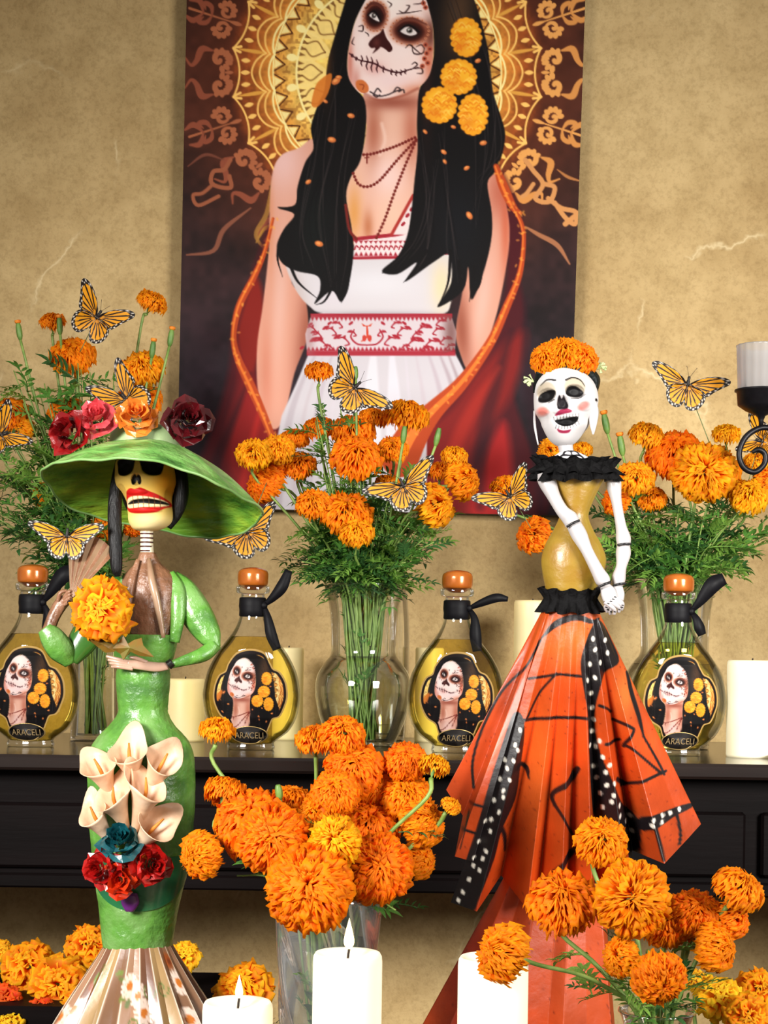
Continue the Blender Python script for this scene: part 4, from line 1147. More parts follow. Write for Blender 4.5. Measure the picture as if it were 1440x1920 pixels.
# ------------------------------------------------------------------ papier-mache figures
def painted_loft(name, spec, d, canvas, parent, matl, n=160, sub=10, back=(200, 190, 170), dents=(), label=None):
    s = d / F
    q = cr(np.array([tuple(r) + (0,) * (5 - len(r)) for r in spec], float), sub)
    a = np.linspace(0, 2 * math.pi, n, endpoint=False)
    V = np.zeros((len(q), n, 3)); Cc = np.zeros((len(q), n, 3))
    for i, (x, y, rx, ry, o) in enumerate(q):
        c = P(x, y, d)
        X = x + max(rx, .3) * np.cos(a); front = np.sin(a) < .15
        dy = o + max(ry, .3) * np.sin(a)
        for (dx, dyy, drx, dry, dep) in dents:
            e = ((X - dx) / drx) ** 2 + ((y - dyy) / dry) ** 2
            dy = dy + np.where(front, dep * np.clip(1.25 - e, 0, 1) ** .7, 0)
        V[i] = np.stack([c.x + (X - x) * s, c.y + dy * s, np.full(n, c.z)], -1)
        cc = canvas.sample(X, np.full(n, y))
        Cc[i] = np.where(front[:, None], cc, np.array(back) / 255)
    o = big_grid(name, V, matl, parent, Cc, closed_u=True)
    if label: o['label'] = label
    return o

def paper_rose(name, C, R, n, c1, c2, parent, seed, rough=.22, label=None, squash=1.0):
    """twisted rose of stiff varnished paper, faceted folds"""
    r = np.random.RandomState(seed)
    M = np.array(frame(n))
    V, Fa = [], []
    for k, (cnt, rad, lift, hgt) in enumerate(((4, 1.0, -.15, .6), (4, .76, .05, .66), (3, .5, .2, .66), (3, .26, .3, .55), (2, .12, .3, .5))):
        for j in range(cnt):
            a0 = 2 * math.pi * (j + .37 * k) / cnt + r.uniform(-.2, .2); wa = 2 * math.pi / cnt * .86
            b = len(V)
            for iu in range(5):
                for iv in range(4):
                    u, v = iu / 4 - .5, iv / 3
                    a = a0 + u * wa * 1.25
                    rr = rad * (.35 + .65 * v ** .8) * (1 - .18 * abs(u * 2) ** 2) * (1 + r.uniform(-.13, .13))
                    z = lift - .35 + hgt * v * (1 - .25 * abs(u * 2)) - (.28 * v ** 3 if k < 2 else 0) + r.uniform(-.10, .10)
                    p = np.array([rr * math.cos(a), rr * math.sin(a) * squash, z]) * R
                    V.append(M @ p + np.array(C))
            for iu in range(4):
                for iv in range(3):
                    q = b + iu * 4 + iv
                    Fa.append((q, q + 4, q + 5, q + 1))
    m = mat('paper_' + name + '_%d_%d_%d' % c1, c1, c2, scale=45, rough=rough, coat=.5, bump=.15, bscale=120)
    return mk(name, V, Fa, m, parent, smooth=False, label=label)

def strip(pts, d, wpx, oy=0.0, thick=3.0, n=10, flat=.35):
    """flattened limb along photograph points (x, y, radius px, depth offset px)"""
    s = d / F
    q = cr(np.array(pts, float), 8)
    V = []
    for i, (x, y, r_, o) in enumerate(q):
        t = q[min(i + 1, len(q) - 1)][:2] - q[max(i - 1, 0)][:2]; t /= np.linalg.norm(t) + 1e-9
        nx = np.array([-t[1], t[0]])
        c = P(x, y, d)
        for j in range(n):
            a = 2 * math.pi * j / n
            e = math.cos(a) * r_ * s; h = math.sin(a) * r_ * flat * s
            V.append((c.x + nx[0] * e, c.y + o * s + h, c.z - nx[1] * e))
    return V, ring_faces(len(q), n)

def calla(base, mouth, R, tip, d, off, parent, seed):
    """paper calla lily: rolled cone, flared lip with a point, orange spadix"""
    s = d / F
    B = P(*base, d) + Vector((0, (off + 14) * s, 0)); Mo = P(*mouth, d) + Vector((0, (off - 22) * s, 0))
    ax = (Mo - B); L = ax.length; ax.normalize()
    tp = P(*tip, d) + Vector((0, (off - 10) * s, 0)) - Mo
    xx = (tp - ax * tp.dot(ax)); xx = xx.normalized() if xx.length > 1e-6 else Vector((1, 0, 0)); yy = ax.cross(xx)
    nt, na = 12, 30
    V = []
    for inner in (0, 1):
        for i in (range(nt) if not inner else range(nt - 1, -1, -1)):
            t = i / (nt - 1)
            r_ = R * s * (.10 + .55 * t + .38 * t ** 4) - (1.2 * s if inner else 0)
            for j in range(na):
                a = 2 * math.pi * j / na
                k = max(0, math.cos(a)) ** 3
                ext = t ** 3 * (tp.length * .55 * k - R * s * .35 * max(0, -math.cos(a)))
                flare = 1 + .08 * t ** 6 * math.cos(a * 3 + seed)
                V.append(B + ax * (L * t + ext) + (xx * math.cos(a) + yy * math.sin(a)) * r_ * flare + xx * (k * t ** 3 * tp.length * .4))
    o = mk('calla_lily', V, ring_faces(nt * 2, na, True, False, False), mat('calla_paper', (236, 206, 176), (206, 168, 134), scale=28, rough=.42, bump=.3, bscale=60, c3=(224, 188, 154)), parent)
    v, f = tube([B + ax * L * .55, B + ax * L * .85 - yy * .0, B + ax * L * 1.08 + xx * R * s * .25], [2.6 * s, 3.6 * s, 1.6 * s], 8, smooth=3)
    mk('spadix', v, f, mat('spadix_ochre', (214, 138, 48), (190, 110, 30), scale=90, rough=.6), o)
    return o

GREENP = mat('green_varnished_paper', (116, 160, 86), (66, 112, 48), scale=26, rough=.36, bump=.7, bscale=30, bdist=.012, coat=.2, c3=(92, 148, 56))
GREENH = mat('hat_green_paper', (150, 196, 112), (66, 132, 54), scale=22, rough=.42, bump=.8, bscale=26, bdist=.014, coat=.1, c3=(112, 172, 80), stretch=(1, 1, 2))
GREENU = mat('hat_lining_green', (168, 204, 62), (70, 138, 44), scale=20, rough=.42, bump=.8, bscale=22, bdist=.014, coat=.1, c3=(124, 178, 54), stretch=(.5, 1, 2.5))
BROWNP = mat('brown_kraft_paper', (146, 104, 78), (96, 62, 46), scale=24, rough=.4, bump=.9, bscale=36, bdist=.01, coat=.15, c3=(128, 88, 62))

def green_catrina():
    d = 1.95; s = d / F
    base = P(262, 1920, d); base.z = FRONT_Z
    root = thing('catrina_figurine', 'green papier-mache catrina in a wide brimmed hat with paper roses', 'figurine', base)
    # --- skull
    fc = Canvas(200, 835, 350, 1005, .5, (222, 184, 88))
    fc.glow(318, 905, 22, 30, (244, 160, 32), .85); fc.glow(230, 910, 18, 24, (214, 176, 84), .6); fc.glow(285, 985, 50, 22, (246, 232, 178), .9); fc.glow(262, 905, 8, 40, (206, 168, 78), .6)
    blk = (14, 10, 12)
    fc.poly([(227, 866), (258, 864), (258, 882), (250, 893), (237, 897), (228, 893), (226, 880)], blk, smooth=4)
    fc.poly([(272, 864), (310, 864), (309, 888), (303, 895), (287, 895), (276, 889), (272, 880)], blk, smooth=4)
    fc.oval(258.5, 904, 4.6, 10, blk, rot=.18); fc.oval(268, 904, 4.6, 9.5, blk, rot=-.2)
    red = (190, 22, 18)
    fc.poly([(240, 940), (243, 926), (251, 920), (259, 922), (264, 921), (271, 919), (286, 925), (302, 931), (319, 941), (322, 950), (312, 956), (300, 963), (280, 966), (260, 966), (246, 962), (240, 953)], red, smooth=4)
    fc.poly([(242, 941), (252, 935), (270, 934), (290, 936), (306, 939), (318, 944), (318, 950), (306, 953), (290, 954), (270, 955), (252, 956), (242, 953)], (236, 214, 160), smooth=4)
    fc.poly([(243, 947), (256, 941), (275, 939), (292, 939), (318, 945), (316, 948), (292, 948), (270, 947), (250, 949)], blk, smooth=3)
    for x in (255, 265, 275, 285, 295, 305):
        fc.stroke([(x, 934), (x + 1, 956)], 1.2, (96, 60, 34), smooth=0)
    spec = [(272, 838, 20, 18), (272, 848, 42, 40), (271, 866, 53, 52), (272, 885, 56, 56), (273, 903, 57, 56), (274, 917, 53, 54), (277, 930, 46, 52), (280, 945, 42, 50), (282, 962, 42, 48), (282, 976, 41, 44), (280, 986, 35, 36), (276, 993, 24, 26), (273, 997, 8, 8)]
    painted_loft('skull', spec, d, fc, root, vmat('varnished_face', rough=.5, spec=.2), n=220, sub=12, back=(206, 170, 84),
                 dents=[(242, 880, 15, 16, 14), (291, 880, 18, 15, 14), (263, 904, 9, 10, 8), (280, 945, 36, 4, 5), (230, 935, 12, 22, 8), (326, 935, 12, 20, 8), (262, 926, 20, 6, -4), (276, 960, 30, 5, -4)])
    # neck with painted stripes
    v, f = eloft([(275, 985, 13, 12), (275, 1010, 12, 12), (276, 1046, 13, 12)], d, 20, 4); nk = mk('neck', v, f, mat('bone_white', (232, 222, 196), (214, 200, 168), scale=30, rough=.35), root)
    for y in (1001, 1009, 1017, 1025, 1033, 1041):
        v, f = eloft([(275, y - 1.4, 12.6, 12.4), (275, y + 1.4, 12.6, 12.4)], d, 20, 1); mk('neck_stripe', v, f, mat('stripe_maroon', (70, 26, 20), rough=.5), nk)
    # --- hair
    HB = mat('black_hair', (13, 11, 12), (7, 6, 7), scale=60, rough=.45, spec=.25, bump=.4, bscale=90, stretch=(6, 6, .6))
    for pts in ([(226, 862, 10, 6), (221, 900, 12, -4), (217, 950, 13, -12), (219, 1010, 13, -20), (222, 1064, 11, -24), (224, 1082, 5, -24)], [(334, 862, 12, 10), (338, 900, 14, 8), (338, 935, 14, 6), (330, 965, 10, 6), (316, 990, 5, 4)]):
        v, f = strip(pts, d, 0, flat=.7); mk('hair_strand', v, f, HB, root)
    v, f = eloft([(278, 850, 58, 40, 22), (278, 880, 60, 42, 24), (278, 920, 56, 40, 26), (278, 955, 44, 34, 26), (276, 985, 16, 14, 22)], d, 32, 4); mk('hair_back', v, f, HB, root)
    # --- hat: a wide dome tipped back
    el, R, h = math.radians(14), 206 * s, 102 * s
    C0 = P(285, 934, d)
    tl = math.radians(8)
    e1 = Vector((math.cos(tl), 0, -math.sin(tl))); v1 = Vector((math.sin(tl) * math.sin(el), -math.cos(el), math.sin(el) * math.cos(tl))); N1 = e1.cross(v1).normalized()
    if N1.z < 0: N1 = -N1
    def dome(off, rmax=1.0):
        V = []
        nr, na = 26, 120
        for i in range(nr):
            t = i / (nr - 1) * rmax
            for j in range(na):
                a = 2 * math.pi * j / na
                wav = 1 + .018 * math.sin(a * 5 + 1) + .012 * math.sin(a * 9)
                z = h * (1 - t ** 2.0) + .016 * R * math.sin(a * 4 + 2) * t * t - off + .006 * R * math.sin(a * 17 + t * 9) * t
                p = C0 + (e1 * math.cos(a) + v1 * math.sin(a)) * (max(t, .01) * R * wav) + N1 * z
                V.append(p)
        return V, ring_faces(nr, na, True, True, False)
    v, f = dome(0); hat = mk('hat', v, f, GREENH, root)
    v, f = dome(3.2 * s); mk('hat_lining', v, [q[::-1] for q in f], GREENU, hat, label='dark green inside of the brim')
    rimpts = []
    for j in range(121):
        a = 2 * math.pi * j / 120
        wav = 1 + .018 * math.sin(a * 5 + 1) + .012 * math.sin(a * 9)
        z = .016 * R * math.sin(a * 4 + 2) - 1.6 * s + .006 * R * math.sin(a * 17 + 9)
        rimpts.append(C0 + (e1 * math.cos(a) + v1 * math.sin(a)) * (R * wav) + N1 * z)
    v, f = tube(rimpts, 2.6 * s, 8); mk('brim_edge', v, f, mat('rim_pale_green', (150, 190, 118), (110, 160, 84), scale=30, rough=.3), hat)
    v, f = eloft([(272, 846, 74, 60, 20), (272, 826, 70, 56, 20), (270, 806, 64, 52, 20), (268, 797, 52, 44, 20), (268, 794, 10, 10, 20)], d, 40, 4)
    mk('hat_crown', v, f, mat('crown_pale_green', (186, 204, 156), (150, 180, 120), scale=16, rough=.35, bump=.3, bscale=30), hat)
    for (x, y, r_, n, c1, c2, sd, lb) in ((133, 812, 50, (-.5, -.8, .3), (150, 20, 22), (104, 10, 14), 1, 'crimson paper rose'), (188, 785, 44, (-.1, -.85, .5), (226, 92, 98), (196, 48, 58), 2, 'pink paper rose'), (262, 782, 44, (.15, -.85, .5), (232, 140, 52), (206, 104, 26), 3, 'amber paper rose'), (359, 793, 50, (.3, -.85, .3), (84, 14, 20), (54, 8, 12), 4, 'maroon paper rose')):
        paper_rose('paper_rose', P(x, y, d) + Vector((0, -46 * s, 0)), r_ * s * 1.02, n, c1, c2, hat, sd, label=lb)
    # --- torso
    v, f = eloft([(277, 1036, 15, 14), (278, 1056, 24, 20), (280, 1080, 48, 30), (282, 1110, 55, 38), (284, 1150, 52, 40), (284, 1196, 46, 36), (280, 1212, 46, 36)], d, 48, 6)
    bo = mk('bodice', v, f, BROWNP, root)
    v, f = strip([(282, 1048, 4, -24), (290, 1090, 7, -40), (300, 1130, 7, -44), (312, 1196, 4, -42)], d, 0, flat=.8); mk('lapel', v, f, mat('lapel_kraft', (176, 146, 118), (132, 98, 74), scale=20, rough=.25, coat=.5), bo)
    v, f = strip([(262, 1050, 4, -22), (250, 1100, 8, -40), (244, 1150, 7, -42)], d, 0, flat=.6); mk('lapel', v, f, BROWNP, bo)
    v, f = strip([(318, 1074, 10, -4), (334, 1110, 15, -18), (336, 1160, 13, -26), (330, 1204, 10, -26)], d, 0, flat=.5); mk('jacket_front', v, f, GREENP, root)
    v, f = strip([(240, 1078, 10, 0), (226, 1120, 14, -10), (224, 1170, 13, -14), (226, 1206, 10, -16)], d, 0, flat=.5); mk('jacket_front', v, f, GREENP, root)
    v, f = eloft([(278, 1190, 56, 44), (274, 1206, 58, 46), (270, 1228, 57, 44), (268, 1250, 52, 42)], d, 48, 4); mk('peplum', v, f, GREENP, root)
    # arms
    v, f = strip([(322, 1078, 12, 6), (342, 1106, 25, 2), (368, 1150, 30, -6), (396, 1194, 22, -16), (412, 1214, 5, -24)], d, 0, flat=.62); mk('sleeve', v, f, GREENP, root)
    v, f = strip([(408, 1206, 13, -20), (386, 1226, 14, -34), (352, 1238, 10, -46), (326, 1246, 7, -50)], d, 0, flat=.8); mk('forearm', v, f, GREENP, root)
    v, f = strip([(330, 1241, 8, -54), (322, 1247, 9, -54)], d, 0, flat=.9); mk('cuff', v, f, mat('cuff_black', (26, 26, 22), rough=.4), root)
    SKN = mat('pink_paper_hand', (214, 178, 156), (176, 138, 116), scale=24, rough=.32, bump=.3, bscale=40, coat=.3)
    hv, hf = strip([(322, 1248, 7, -54), (300, 1250, 9, -56), (268, 1246, 9, -58), (248, 1244, 8, -60)], d, 0, flat=.6)
    fing = [strip([(258, 1243 + k * 3.4, 4, -60), (232, 1236 + k * 4.5, 3.6, -60 - k), (208 + k * 3, 1230 + k * 6.5, 2.4, -56)], d, 0, flat=.9, n=8) for k in range(4)]
    fing.append(strip([(284, 1242, 4, -58), (266, 1234, 3.6, -62), (252, 1232, 2.4, -62)], d, 0, flat=.9, n=8))
    mk('hand', *join((hv, hf), *fing), SKN, root)
    v, f = strip([(232, 1088, 18, 6), (196, 1140, 27, 4), (156, 1200, 28, 0), (134, 1238, 16, -8)], d, 0, flat=.62); mk('sleeve', v, f, mat('green_varnished_paper_dark', (62, 112, 40), (36, 78, 26), scale=14, rough=.26, bump=.35, bscale=26, coat=.5), root)
    v, f = strip([(134, 1246, 10, -14), (120, 1222, 24, -20), (102, 1196, 23, -22), (88, 1178, 15, -22)], d, 0, flat=.5); mk('forearm', v, f, GREENP, root)
    hv, hf = strip([(94, 1184, 12, -20), (104, 1156, 12, -16), (116, 1134, 13, -14), (128, 1124, 11, -14)], d, 0, flat=.6)
    fing = [strip([(122, 1128 + k * 5 - 8, 4, -18), (136, 1118 + k * 6 - 8, 4, -24), (140, 1126 + k * 6 - 8, 3, -14)], d, 0, flat=.9, n=8) for k in range(4)]
    fing.append(strip([(112, 1128, 4, -20), (118, 1112, 4, -24), (130, 1108, 3, -22)], d, 0, flat=.9, n=8))
    mk('hand', *join((hv, hf), *fing), BROWNP, root)
    # --- gown
    v, f = eloft([(270, 1244, 47, 38), (268, 1270, 51, 42), (268, 1310, 48, 40), (268, 1336, 47, 40), (267, 1358, 60, 46), (266, 1388, 87, 58), (265, 1420, 99, 64), (265, 1480, 101, 66), (265, 1555, 97, 66), (263, 1640, 86, 60), (260, 1700, 75, 56), (258, 1752, 68, 52), (258, 1776, 65, 50)], d, 64, 6)
    rs = np.random.RandomState(4)
    v = [(x + rs.normal() * .35 * s, y, z) for x, y, z in v]
    mk('gown', v, f, GREENP, root)
    V = []
    gy_, gr_, gd_, gc_ = (1555, 1640, 1700, 1752), (97, 86, 75, 68), (66, 60, 56, 52), (265, 263, 260, 258)
    for i in range(14):
        for j in range(40):
            u = j / 39; a = math.pi * (1.02 + .96 * u); low = 1700 - 62 * abs(u * 2 - 1.05) ** 2.2
            y = 1600 + (low - 1600) * i / 13
            c = P(np.interp(y, gy_, gc_), y, d)
            V.append((c.x + (np.interp(y, gy_, gr_) + 2.5) * s * math.cos(a), c.y + (np.interp(y, gy_, gd_) + 3) * s * math.sin(a), c.z))
    mk('leaf_sash', V, ring_faces(14, 40, False), mat('dark_green_sash', (30, 106, 58), (22, 74, 56), scale=18, rough=.3, coat=.3, bump=.4, bscale=30), root)
    v, f = eloft([(254, 1664, 14, 6, -74), (255, 1682, 17, 7, -74), (254, 1698, 8, 5, -72)], d, 12, 3); mk('purple_petal', v, f, mat('purple_paper', (118, 52, 130), (84, 30, 96), scale=30, rough=.3), root)
    for k, a in enumerate((((266, 1490), (256, 1398), 36, (256, 1346)), ((232, 1510), (200, 1424), 33, (178, 1396)), ((272, 1500), (322, 1416), 34, (342, 1378)), ((256, 1556), (228, 1476), 38, (244, 1428)), ((262, 1560), (296, 1460), 38, (268, 1420)), ((232, 1590), (190, 1512), 28, (176, 1466)), ((256, 1590), (314, 1530), 36, (346, 1502)))):
        calla(*a, d, (-84, -84, -82, -106, -108, -88, -100)[k], root, k)
    for (x, y, r_, n, c1, c2, sd, lb) in ((244, 1560, 46, (0, -.7, .7), (24, 98, 104), (12, 66, 76), 5, 'teal paper rose'), (206, 1612, 42, (-.4, -.9, 0), (186, 26, 20), (140, 12, 14), 6, None), (302, 1606, 42, (.4, -.9, .1), (180, 24, 18), (130, 10, 12), 7, None), (244, 1632, 40, (0, -1, -.05), (224, 62, 20), (190, 34, 12), 8, 'orange-red paper rose')):
        paper_rose('paper_rose', P(x, y, d) + Vector((0, -122 * s, 0)), r_ * s, n, c1, c2, root, sd, label=lb)
    # --- pleated skirt of printed paper
    cv = Canvas(0, 0, 704, 380, 1.0, (170, 122, 92))
    nn = cv.noise(40, 9)[..., None]
    cv.a = cv.a * (.8 + .35 * nn)
    r2 = random.Random(5)
    for i in range(22):
        x = i * 32
        c = ((166, 126, 96), (104, 66, 46), (172, 144, 92), (116, 82, 56))[i % 4]
        cv.poly([(x + 2, -5), (x + 30, -5), (x + 30, 390), (x + 2, 390)], c, smooth=0, alpha=.75)
        cv.stroke([(x, 0), (x, 380)], 3.2, (232, 222, 200), smooth=0)
    for i in range(130):
        x, y = r2.uniform(0, 704), r2.uniform(25, 370)
        t = i % 4
        if t == 0:
            for k in range(14):
                a = k * 6.283 / 14
                cv.stroke([(x, y), (x + 15 * math.cos(a), y + 20 * math.sin(a))], [3, 6], (228, 206, 190), smooth=0)
            cv.oval(x, y, 6, 8, (196, 110, 30))
        elif t == 1:
            pts = [(x + r_ * math.cos(b), y + 1.2 * r_ * math.sin(b)) for r_, b in zip(np.linspace(13, 1, 18), np.linspace(0, 9, 18))]
            cv.stroke(pts, 2.2, (88, 112, 44), smooth=2)
        elif t == 2:
            cv.oval(x, y, 11, 14, (150, 74, 30), soft=.5); cv.oval(x + 3, y + 2, 5, 6, (110, 50, 22), soft=.5)
        else:
            cv.oval(x, y, 10, 5, (112, 128, 56), rot=r2.uniform(0, 3), soft=.4); cv.oval(x + 8, y + 10, 9, 4, (92, 110, 48), rot=r2.uniform(0, 3), soft=.4)
    ys = np.array([1768, 1790, 1820, 1860, 1920, 1985, 2060, 2140]); rx = np.array([62, 74, 92, 116, 150, 178, 200, 212])
    rows, n = 90, 352
    V = np.zeros((rows, n, 3)); Cc = np.zeros((rows, n, 3)); a = np.linspace(0, 2 * math.pi, n, endpoint=False)
    zend = FRONT_Z + .002
    for i, y in enumerate(np.linspace(1768, 2140, rows)):
        R_ = np.interp(y, ys, rx); t = (y - 1768) / 372
        c = P(260 - 4 * t, y, d)
        pl = 1 + (.02 + .10 * min(t * 3, 1)) * (2 * np.abs(((a * 22 / (2 * math.pi)) % 1) - .5) - .5)
        V[i] = np.stack([c.x + R_ * pl * np.cos(a) * s, c.y + R_ * .8 * pl * np.sin(a) * s, np.full(n, max(c.z, zend))], -1)
        Cc[i] = cv.sample(a / (2 * math.pi) * 704, np.full(n, y - 1768))
    big_grid('pleated_skirt', V, vmat('printed_paper', rough=.36, coat=.2, bump=.15, bscale=60), root, Cc, closed_u=True, smooth=False)
    return root

def monarch_catrina():
    d = 2.0; s = d / F
    base = P(1075, 1900, d); base.z = FRONT_Z
    root = thing('catrina_figurine', 'slender white catrina in an orange monarch wing gown with black lace', 'figurine', base)
    # --- skull
    fc = Canvas(985, 675, 1140, 845, .5, (212, 208, 208))
    fc.glow(1110, 790, 20, 40, (222, 218, 218), .6)
    for cx, cy, rx, ry, ro in ((1021, 741, 16, 18, -.25), (1072, 733, 20, 18, .15)):
        fc.oval(cx, cy, rx, ry, (196, 182, 160), rot=ro, soft=.25); fc.oval(cx, cy, rx * 1.05, ry * 1.05, (120, 110, 100), rot=ro, soft=.1, alpha=.15)
    blk = (16, 14, 16)
    fc.poly([(1007, 752), (1012, 743), (1024, 738), (1035, 740), (1036, 748), (1030, 757), (1018, 761), (1009, 759)], blk, smooth=4)
    fc.poly([(1055, 743), (1060, 733), (1073, 731), (1084, 737), (1089, 744), (1082, 751), (1070, 752), (1058, 749)], blk, smooth=4)
    fc.stroke([(1011, 728), (1022, 719), (1036, 721)], [1, 2.6, 3.4], blk); fc.stroke([(1055, 721), (1068, 716), (1082, 720), (1091, 731)], [3.4, 2.8, 2, 1], blk)
    fc.stroke([(1024, 762), (1034, 757)], [1, 2], blk); fc.stroke([(1064, 755), (1080, 754), (1092, 746)], [1, 1.8, 1], blk)
    fc.poly([(1040, 773), (1040, 757), (1043, 748), (1048, 755), (1051, 749), (1056, 758), (1060, 768), (1058, 774), (1048, 774)], (26, 20, 24), smooth=2)
    fc.oval(1015, 776, 10, 7, (238, 130, 118), rot=.25, soft=.7, alpha=.9); fc.oval(1088, 767, 12, 7, (236, 118, 110), rot=-.5, soft=.7, alpha=.9)
    lip = (150, 42, 72)
    fc.poly([(1036, 784), (1044, 776), (1052, 774), (1060, 774), (1067, 778), (1058, 783), (1040, 786)], lip, smooth=3)
    fc.poly([(1041, 808), (1052, 812), (1066, 809), (1062, 816), (1050, 817), (1043, 814)], lip, smooth=3)
    fc.poly([(1031, 790), (1045, 785), (1064, 781), (1082, 781), (1085, 790), (1080, 800), (1068, 809), (1052, 812), (1040, 808), (1034, 800)], (242, 240, 238), smooth=4)
    fc.poly([(1036, 794), (1050, 791), (1066, 788), (1079, 787), (1077, 796), (1066, 803), (1053, 805), (1043, 801)], (10, 8, 10), smooth=4)
    for i in range(9):
        t = i / 8
        fc.stroke([(1034 + 46 * t, 788 - 7 * t), (1035 + 45 * t, 793 - 6 * t)], 1.1, (60, 50, 54), smooth=0)
        fc.stroke([(1039 + 40 * t, 802 + 6 * math.sin(t * 3.1) - 7 * t), (1038 + 43 * t, 808 + 5 * math.sin(t * 3.1) - 8 * t)], 1.1, (60, 50, 54), smooth=0)
    fc.oval(1115, 753, 3, 3, blk)
    spec = [(1052, 687, 8, 8), (1053, 692, 32, 30), (1056, 703, 46, 46), (1059, 720, 56, 56), (1061, 740, 60, 58), (1061, 758, 60, 58), (1060, 774, 57, 55), (1060, 788, 47, 50), (1060, 800, 43, 48), (1058, 812, 36, 42), (1057, 825, 27, 32), (1057, 833, 18, 22), (1057, 839, 6, 6)]
    painted_loft('skull', spec, d, fc, root, vmat('varnished_face', rough=.5, spec=.2), n=220, sub=12, back=(210, 206, 205),
                 dents=[(1021, 748, 14, 12, 12), (1072, 742, 17, 12, 12), (1049, 763, 10, 13, 8), (1058, 796, 20, 8, 8), (1012, 792, 12, 14, 6), (1014, 776, 12, 8, -4), (1090, 768, 12, 8, -4), (1050, 779, 16, 5, -3)])
    HB = mat('dark_teal_hair', (18, 28, 28), (9, 11, 12), scale=60, rough=.45, spec=.25, bump=.4, bscale=90)
    v, f = eloft([(1062, 684, 34, 40, 10), (1066, 694, 52, 54, 16), (1068, 708, 60, 54, 22), (1066, 725, 60, 44, 32), (1064, 745, 54, 34, 36)], d, 40, 4); mk('hair', v, f, HB, root)
    v, f = strip([(1100, 702, 10, -22), (1112, 716, 9, -14), (1112, 732, 5, -12), (1110, 742, 2, -12)], d, 0, flat=.6); mk('hair_lock', v, f, HB, root)
    v, f = strip([(1010, 704, 7, -26), (1004, 722, 5, -12), (1002, 738, 3, -6)], d, 0, flat=.6); mk('hair_lock', v, f, HB, root)
    WHT = mat('white_gesso', (204, 200, 200), (188, 182, 182), scale=30, rough=.28, coat=.4, bump=.06, bscale=60)
    BLK = mat('black_paint', (22, 20, 22), rough=.4)
    v, f = strip([(1108, 752, 6, -26), (1110, 775, 9, -28), (1109, 798, 7, -28), (1109, 818, 1.5, -26)], d, 0, flat=.3); mk('earring', v, f, WHT, root)
    v, f = strip([(1002, 770, 2, 0), (1003, 800, 2.4, 0), (1009, 834, 1.2, 0)], d, 0, flat=.6); mk('earring', v, f, WHT, root)
    for (x, y, r_, n, k) in ((1024, 674, 33, (-.45, -.8, .5), 0), (1056, 664, 37, (0, -.7, .75), 1), (1087, 674, 35, (.45, -.75, .5), 2), (1058, 662, 32, (0, .4, 1), 0)):
        o = put('crown_marigold', HEADS['orange'][k], root, P(x, y, d) + Vector((0, (-18 if n[1] < 0 else 30) * s, 0)) - base, label='orange marigold of the flower crown')
        o.rotation_euler = frame(n).to_euler(); o.scale = (r_ * s, r_ * s, r_ * s)
    for x, y, fl in ((996, 716, -1), (1120, 692, 1)):
        V, Fa = [], []
        rr = random.Random(x)
        for k in range(9):
            a = rr.uniform(-1.2, 1.2); L = rr.uniform(9, 17)
            e = (x + fl * L * math.cos(a), y + L * math.sin(a))
            t_ = strip([(x - fl * 4, y + 2, .8, -14), ((x + e[0]) / 2, (y + e[1]) / 2 - 2, 1.2, -16), (e[0], e[1], 2.6, -18)], d, 0, flat=.8, n=6); V, Fa = join((V, Fa), t_)
        mk('white_sprig', V, Fa, mat('cream_sprig', (206, 214, 168), (160, 180, 120), scale=80, rough=.6), root)
    # --- neck, painted ribs, bodice
    v, f = eloft([(1058, 826, 15, 14), (1062, 846, 14, 14), (1066, 862, 17, 16)], d, 24, 4); mk('neck', v, f, WHT, root)
    rc = Canvas(1010, 835, 1150, 930, .5, (230, 228, 230))
    for y, w in ((852, 16), (861, 26), (870, 34), (880, 38)):
        for sg in (-1, 1):
            rc.stroke([(1069, y - 4), (1069 + sg * w * .6, y - 5), (1069 + sg * w, y + 4)], [3, 4, 3], (24, 22, 26))
    rc.stroke([(1069, 842), (1070, 900)], 3, (24, 22, 26))
    painted_loft('ribcage', [(1066, 846, 14, 14), (1069, 854, 28, 22), (1074, 868, 48, 30), (1079, 884, 58, 36), (1081, 900, 50, 34)], d, rc, root, vmat('varnished_face', rough=.5, spec=.2), n=120, sub=8, back=(225, 222, 224))
    v, f = eloft([(1080, 878, 58, 38), (1083, 896, 50, 37), (1083, 910, 43, 35), (1080, 935, 34, 31), (1077, 958, 28, 27), (1076, 972, 28, 27), (1075, 995, 38, 32), (1075, 1022, 53, 40), (1076, 1050, 61, 44), (1074, 1075, 57, 43), (1071, 1095, 50, 40), (1070, 1112, 46, 38)], d, 56, 6)
    mk('bodice', v, f, mat('gold_paper_bodice', (162, 140, 50), (140, 96, 24), scale=14, rough=.36, bump=.6, bscale=40, coat=.2, c3=(156, 124, 40)), root)
    LACE = mat('black_lace', (13, 12, 13), (7, 6, 7), scale=120, rough=.75, spec=.15, bump=.6, bscale=160)
    def ruffle(name, cx, cy, rx, rdep, hgt, tilt, waves, amp, off=0, flare=0.0):
        V = []
        nr, na = 8, 220
        for i in range(nr):
            t = i / (nr - 1)
            for j in range(na):
                a = 2 * math.pi * j / na
                w = math.sin(a * waves) * amp * abs(t - .42) * 2 + math.sin(a * (waves * 2 + 3) + 1) * amp * .5 * abs(t - .42)
                R_ = 1 + flare * abs(t - .42)
                x = cx + (rx * R_ + w) * math.cos(a); y = cy + (t - .5) * hgt + tilt * math.cos(a) + math.sin(a * waves * .7) * amp * .35
                c = P(x, y, d)
                V.append((c.x, c.y + ((rdep * R_ + w) * math.sin(a) + off) * s, c.z + .12 * rdep * math.sin(a) * s))
        v, f = V, ring_faces(nr, na, True, False, False)
        return mk(name, v, f, LACE, root)
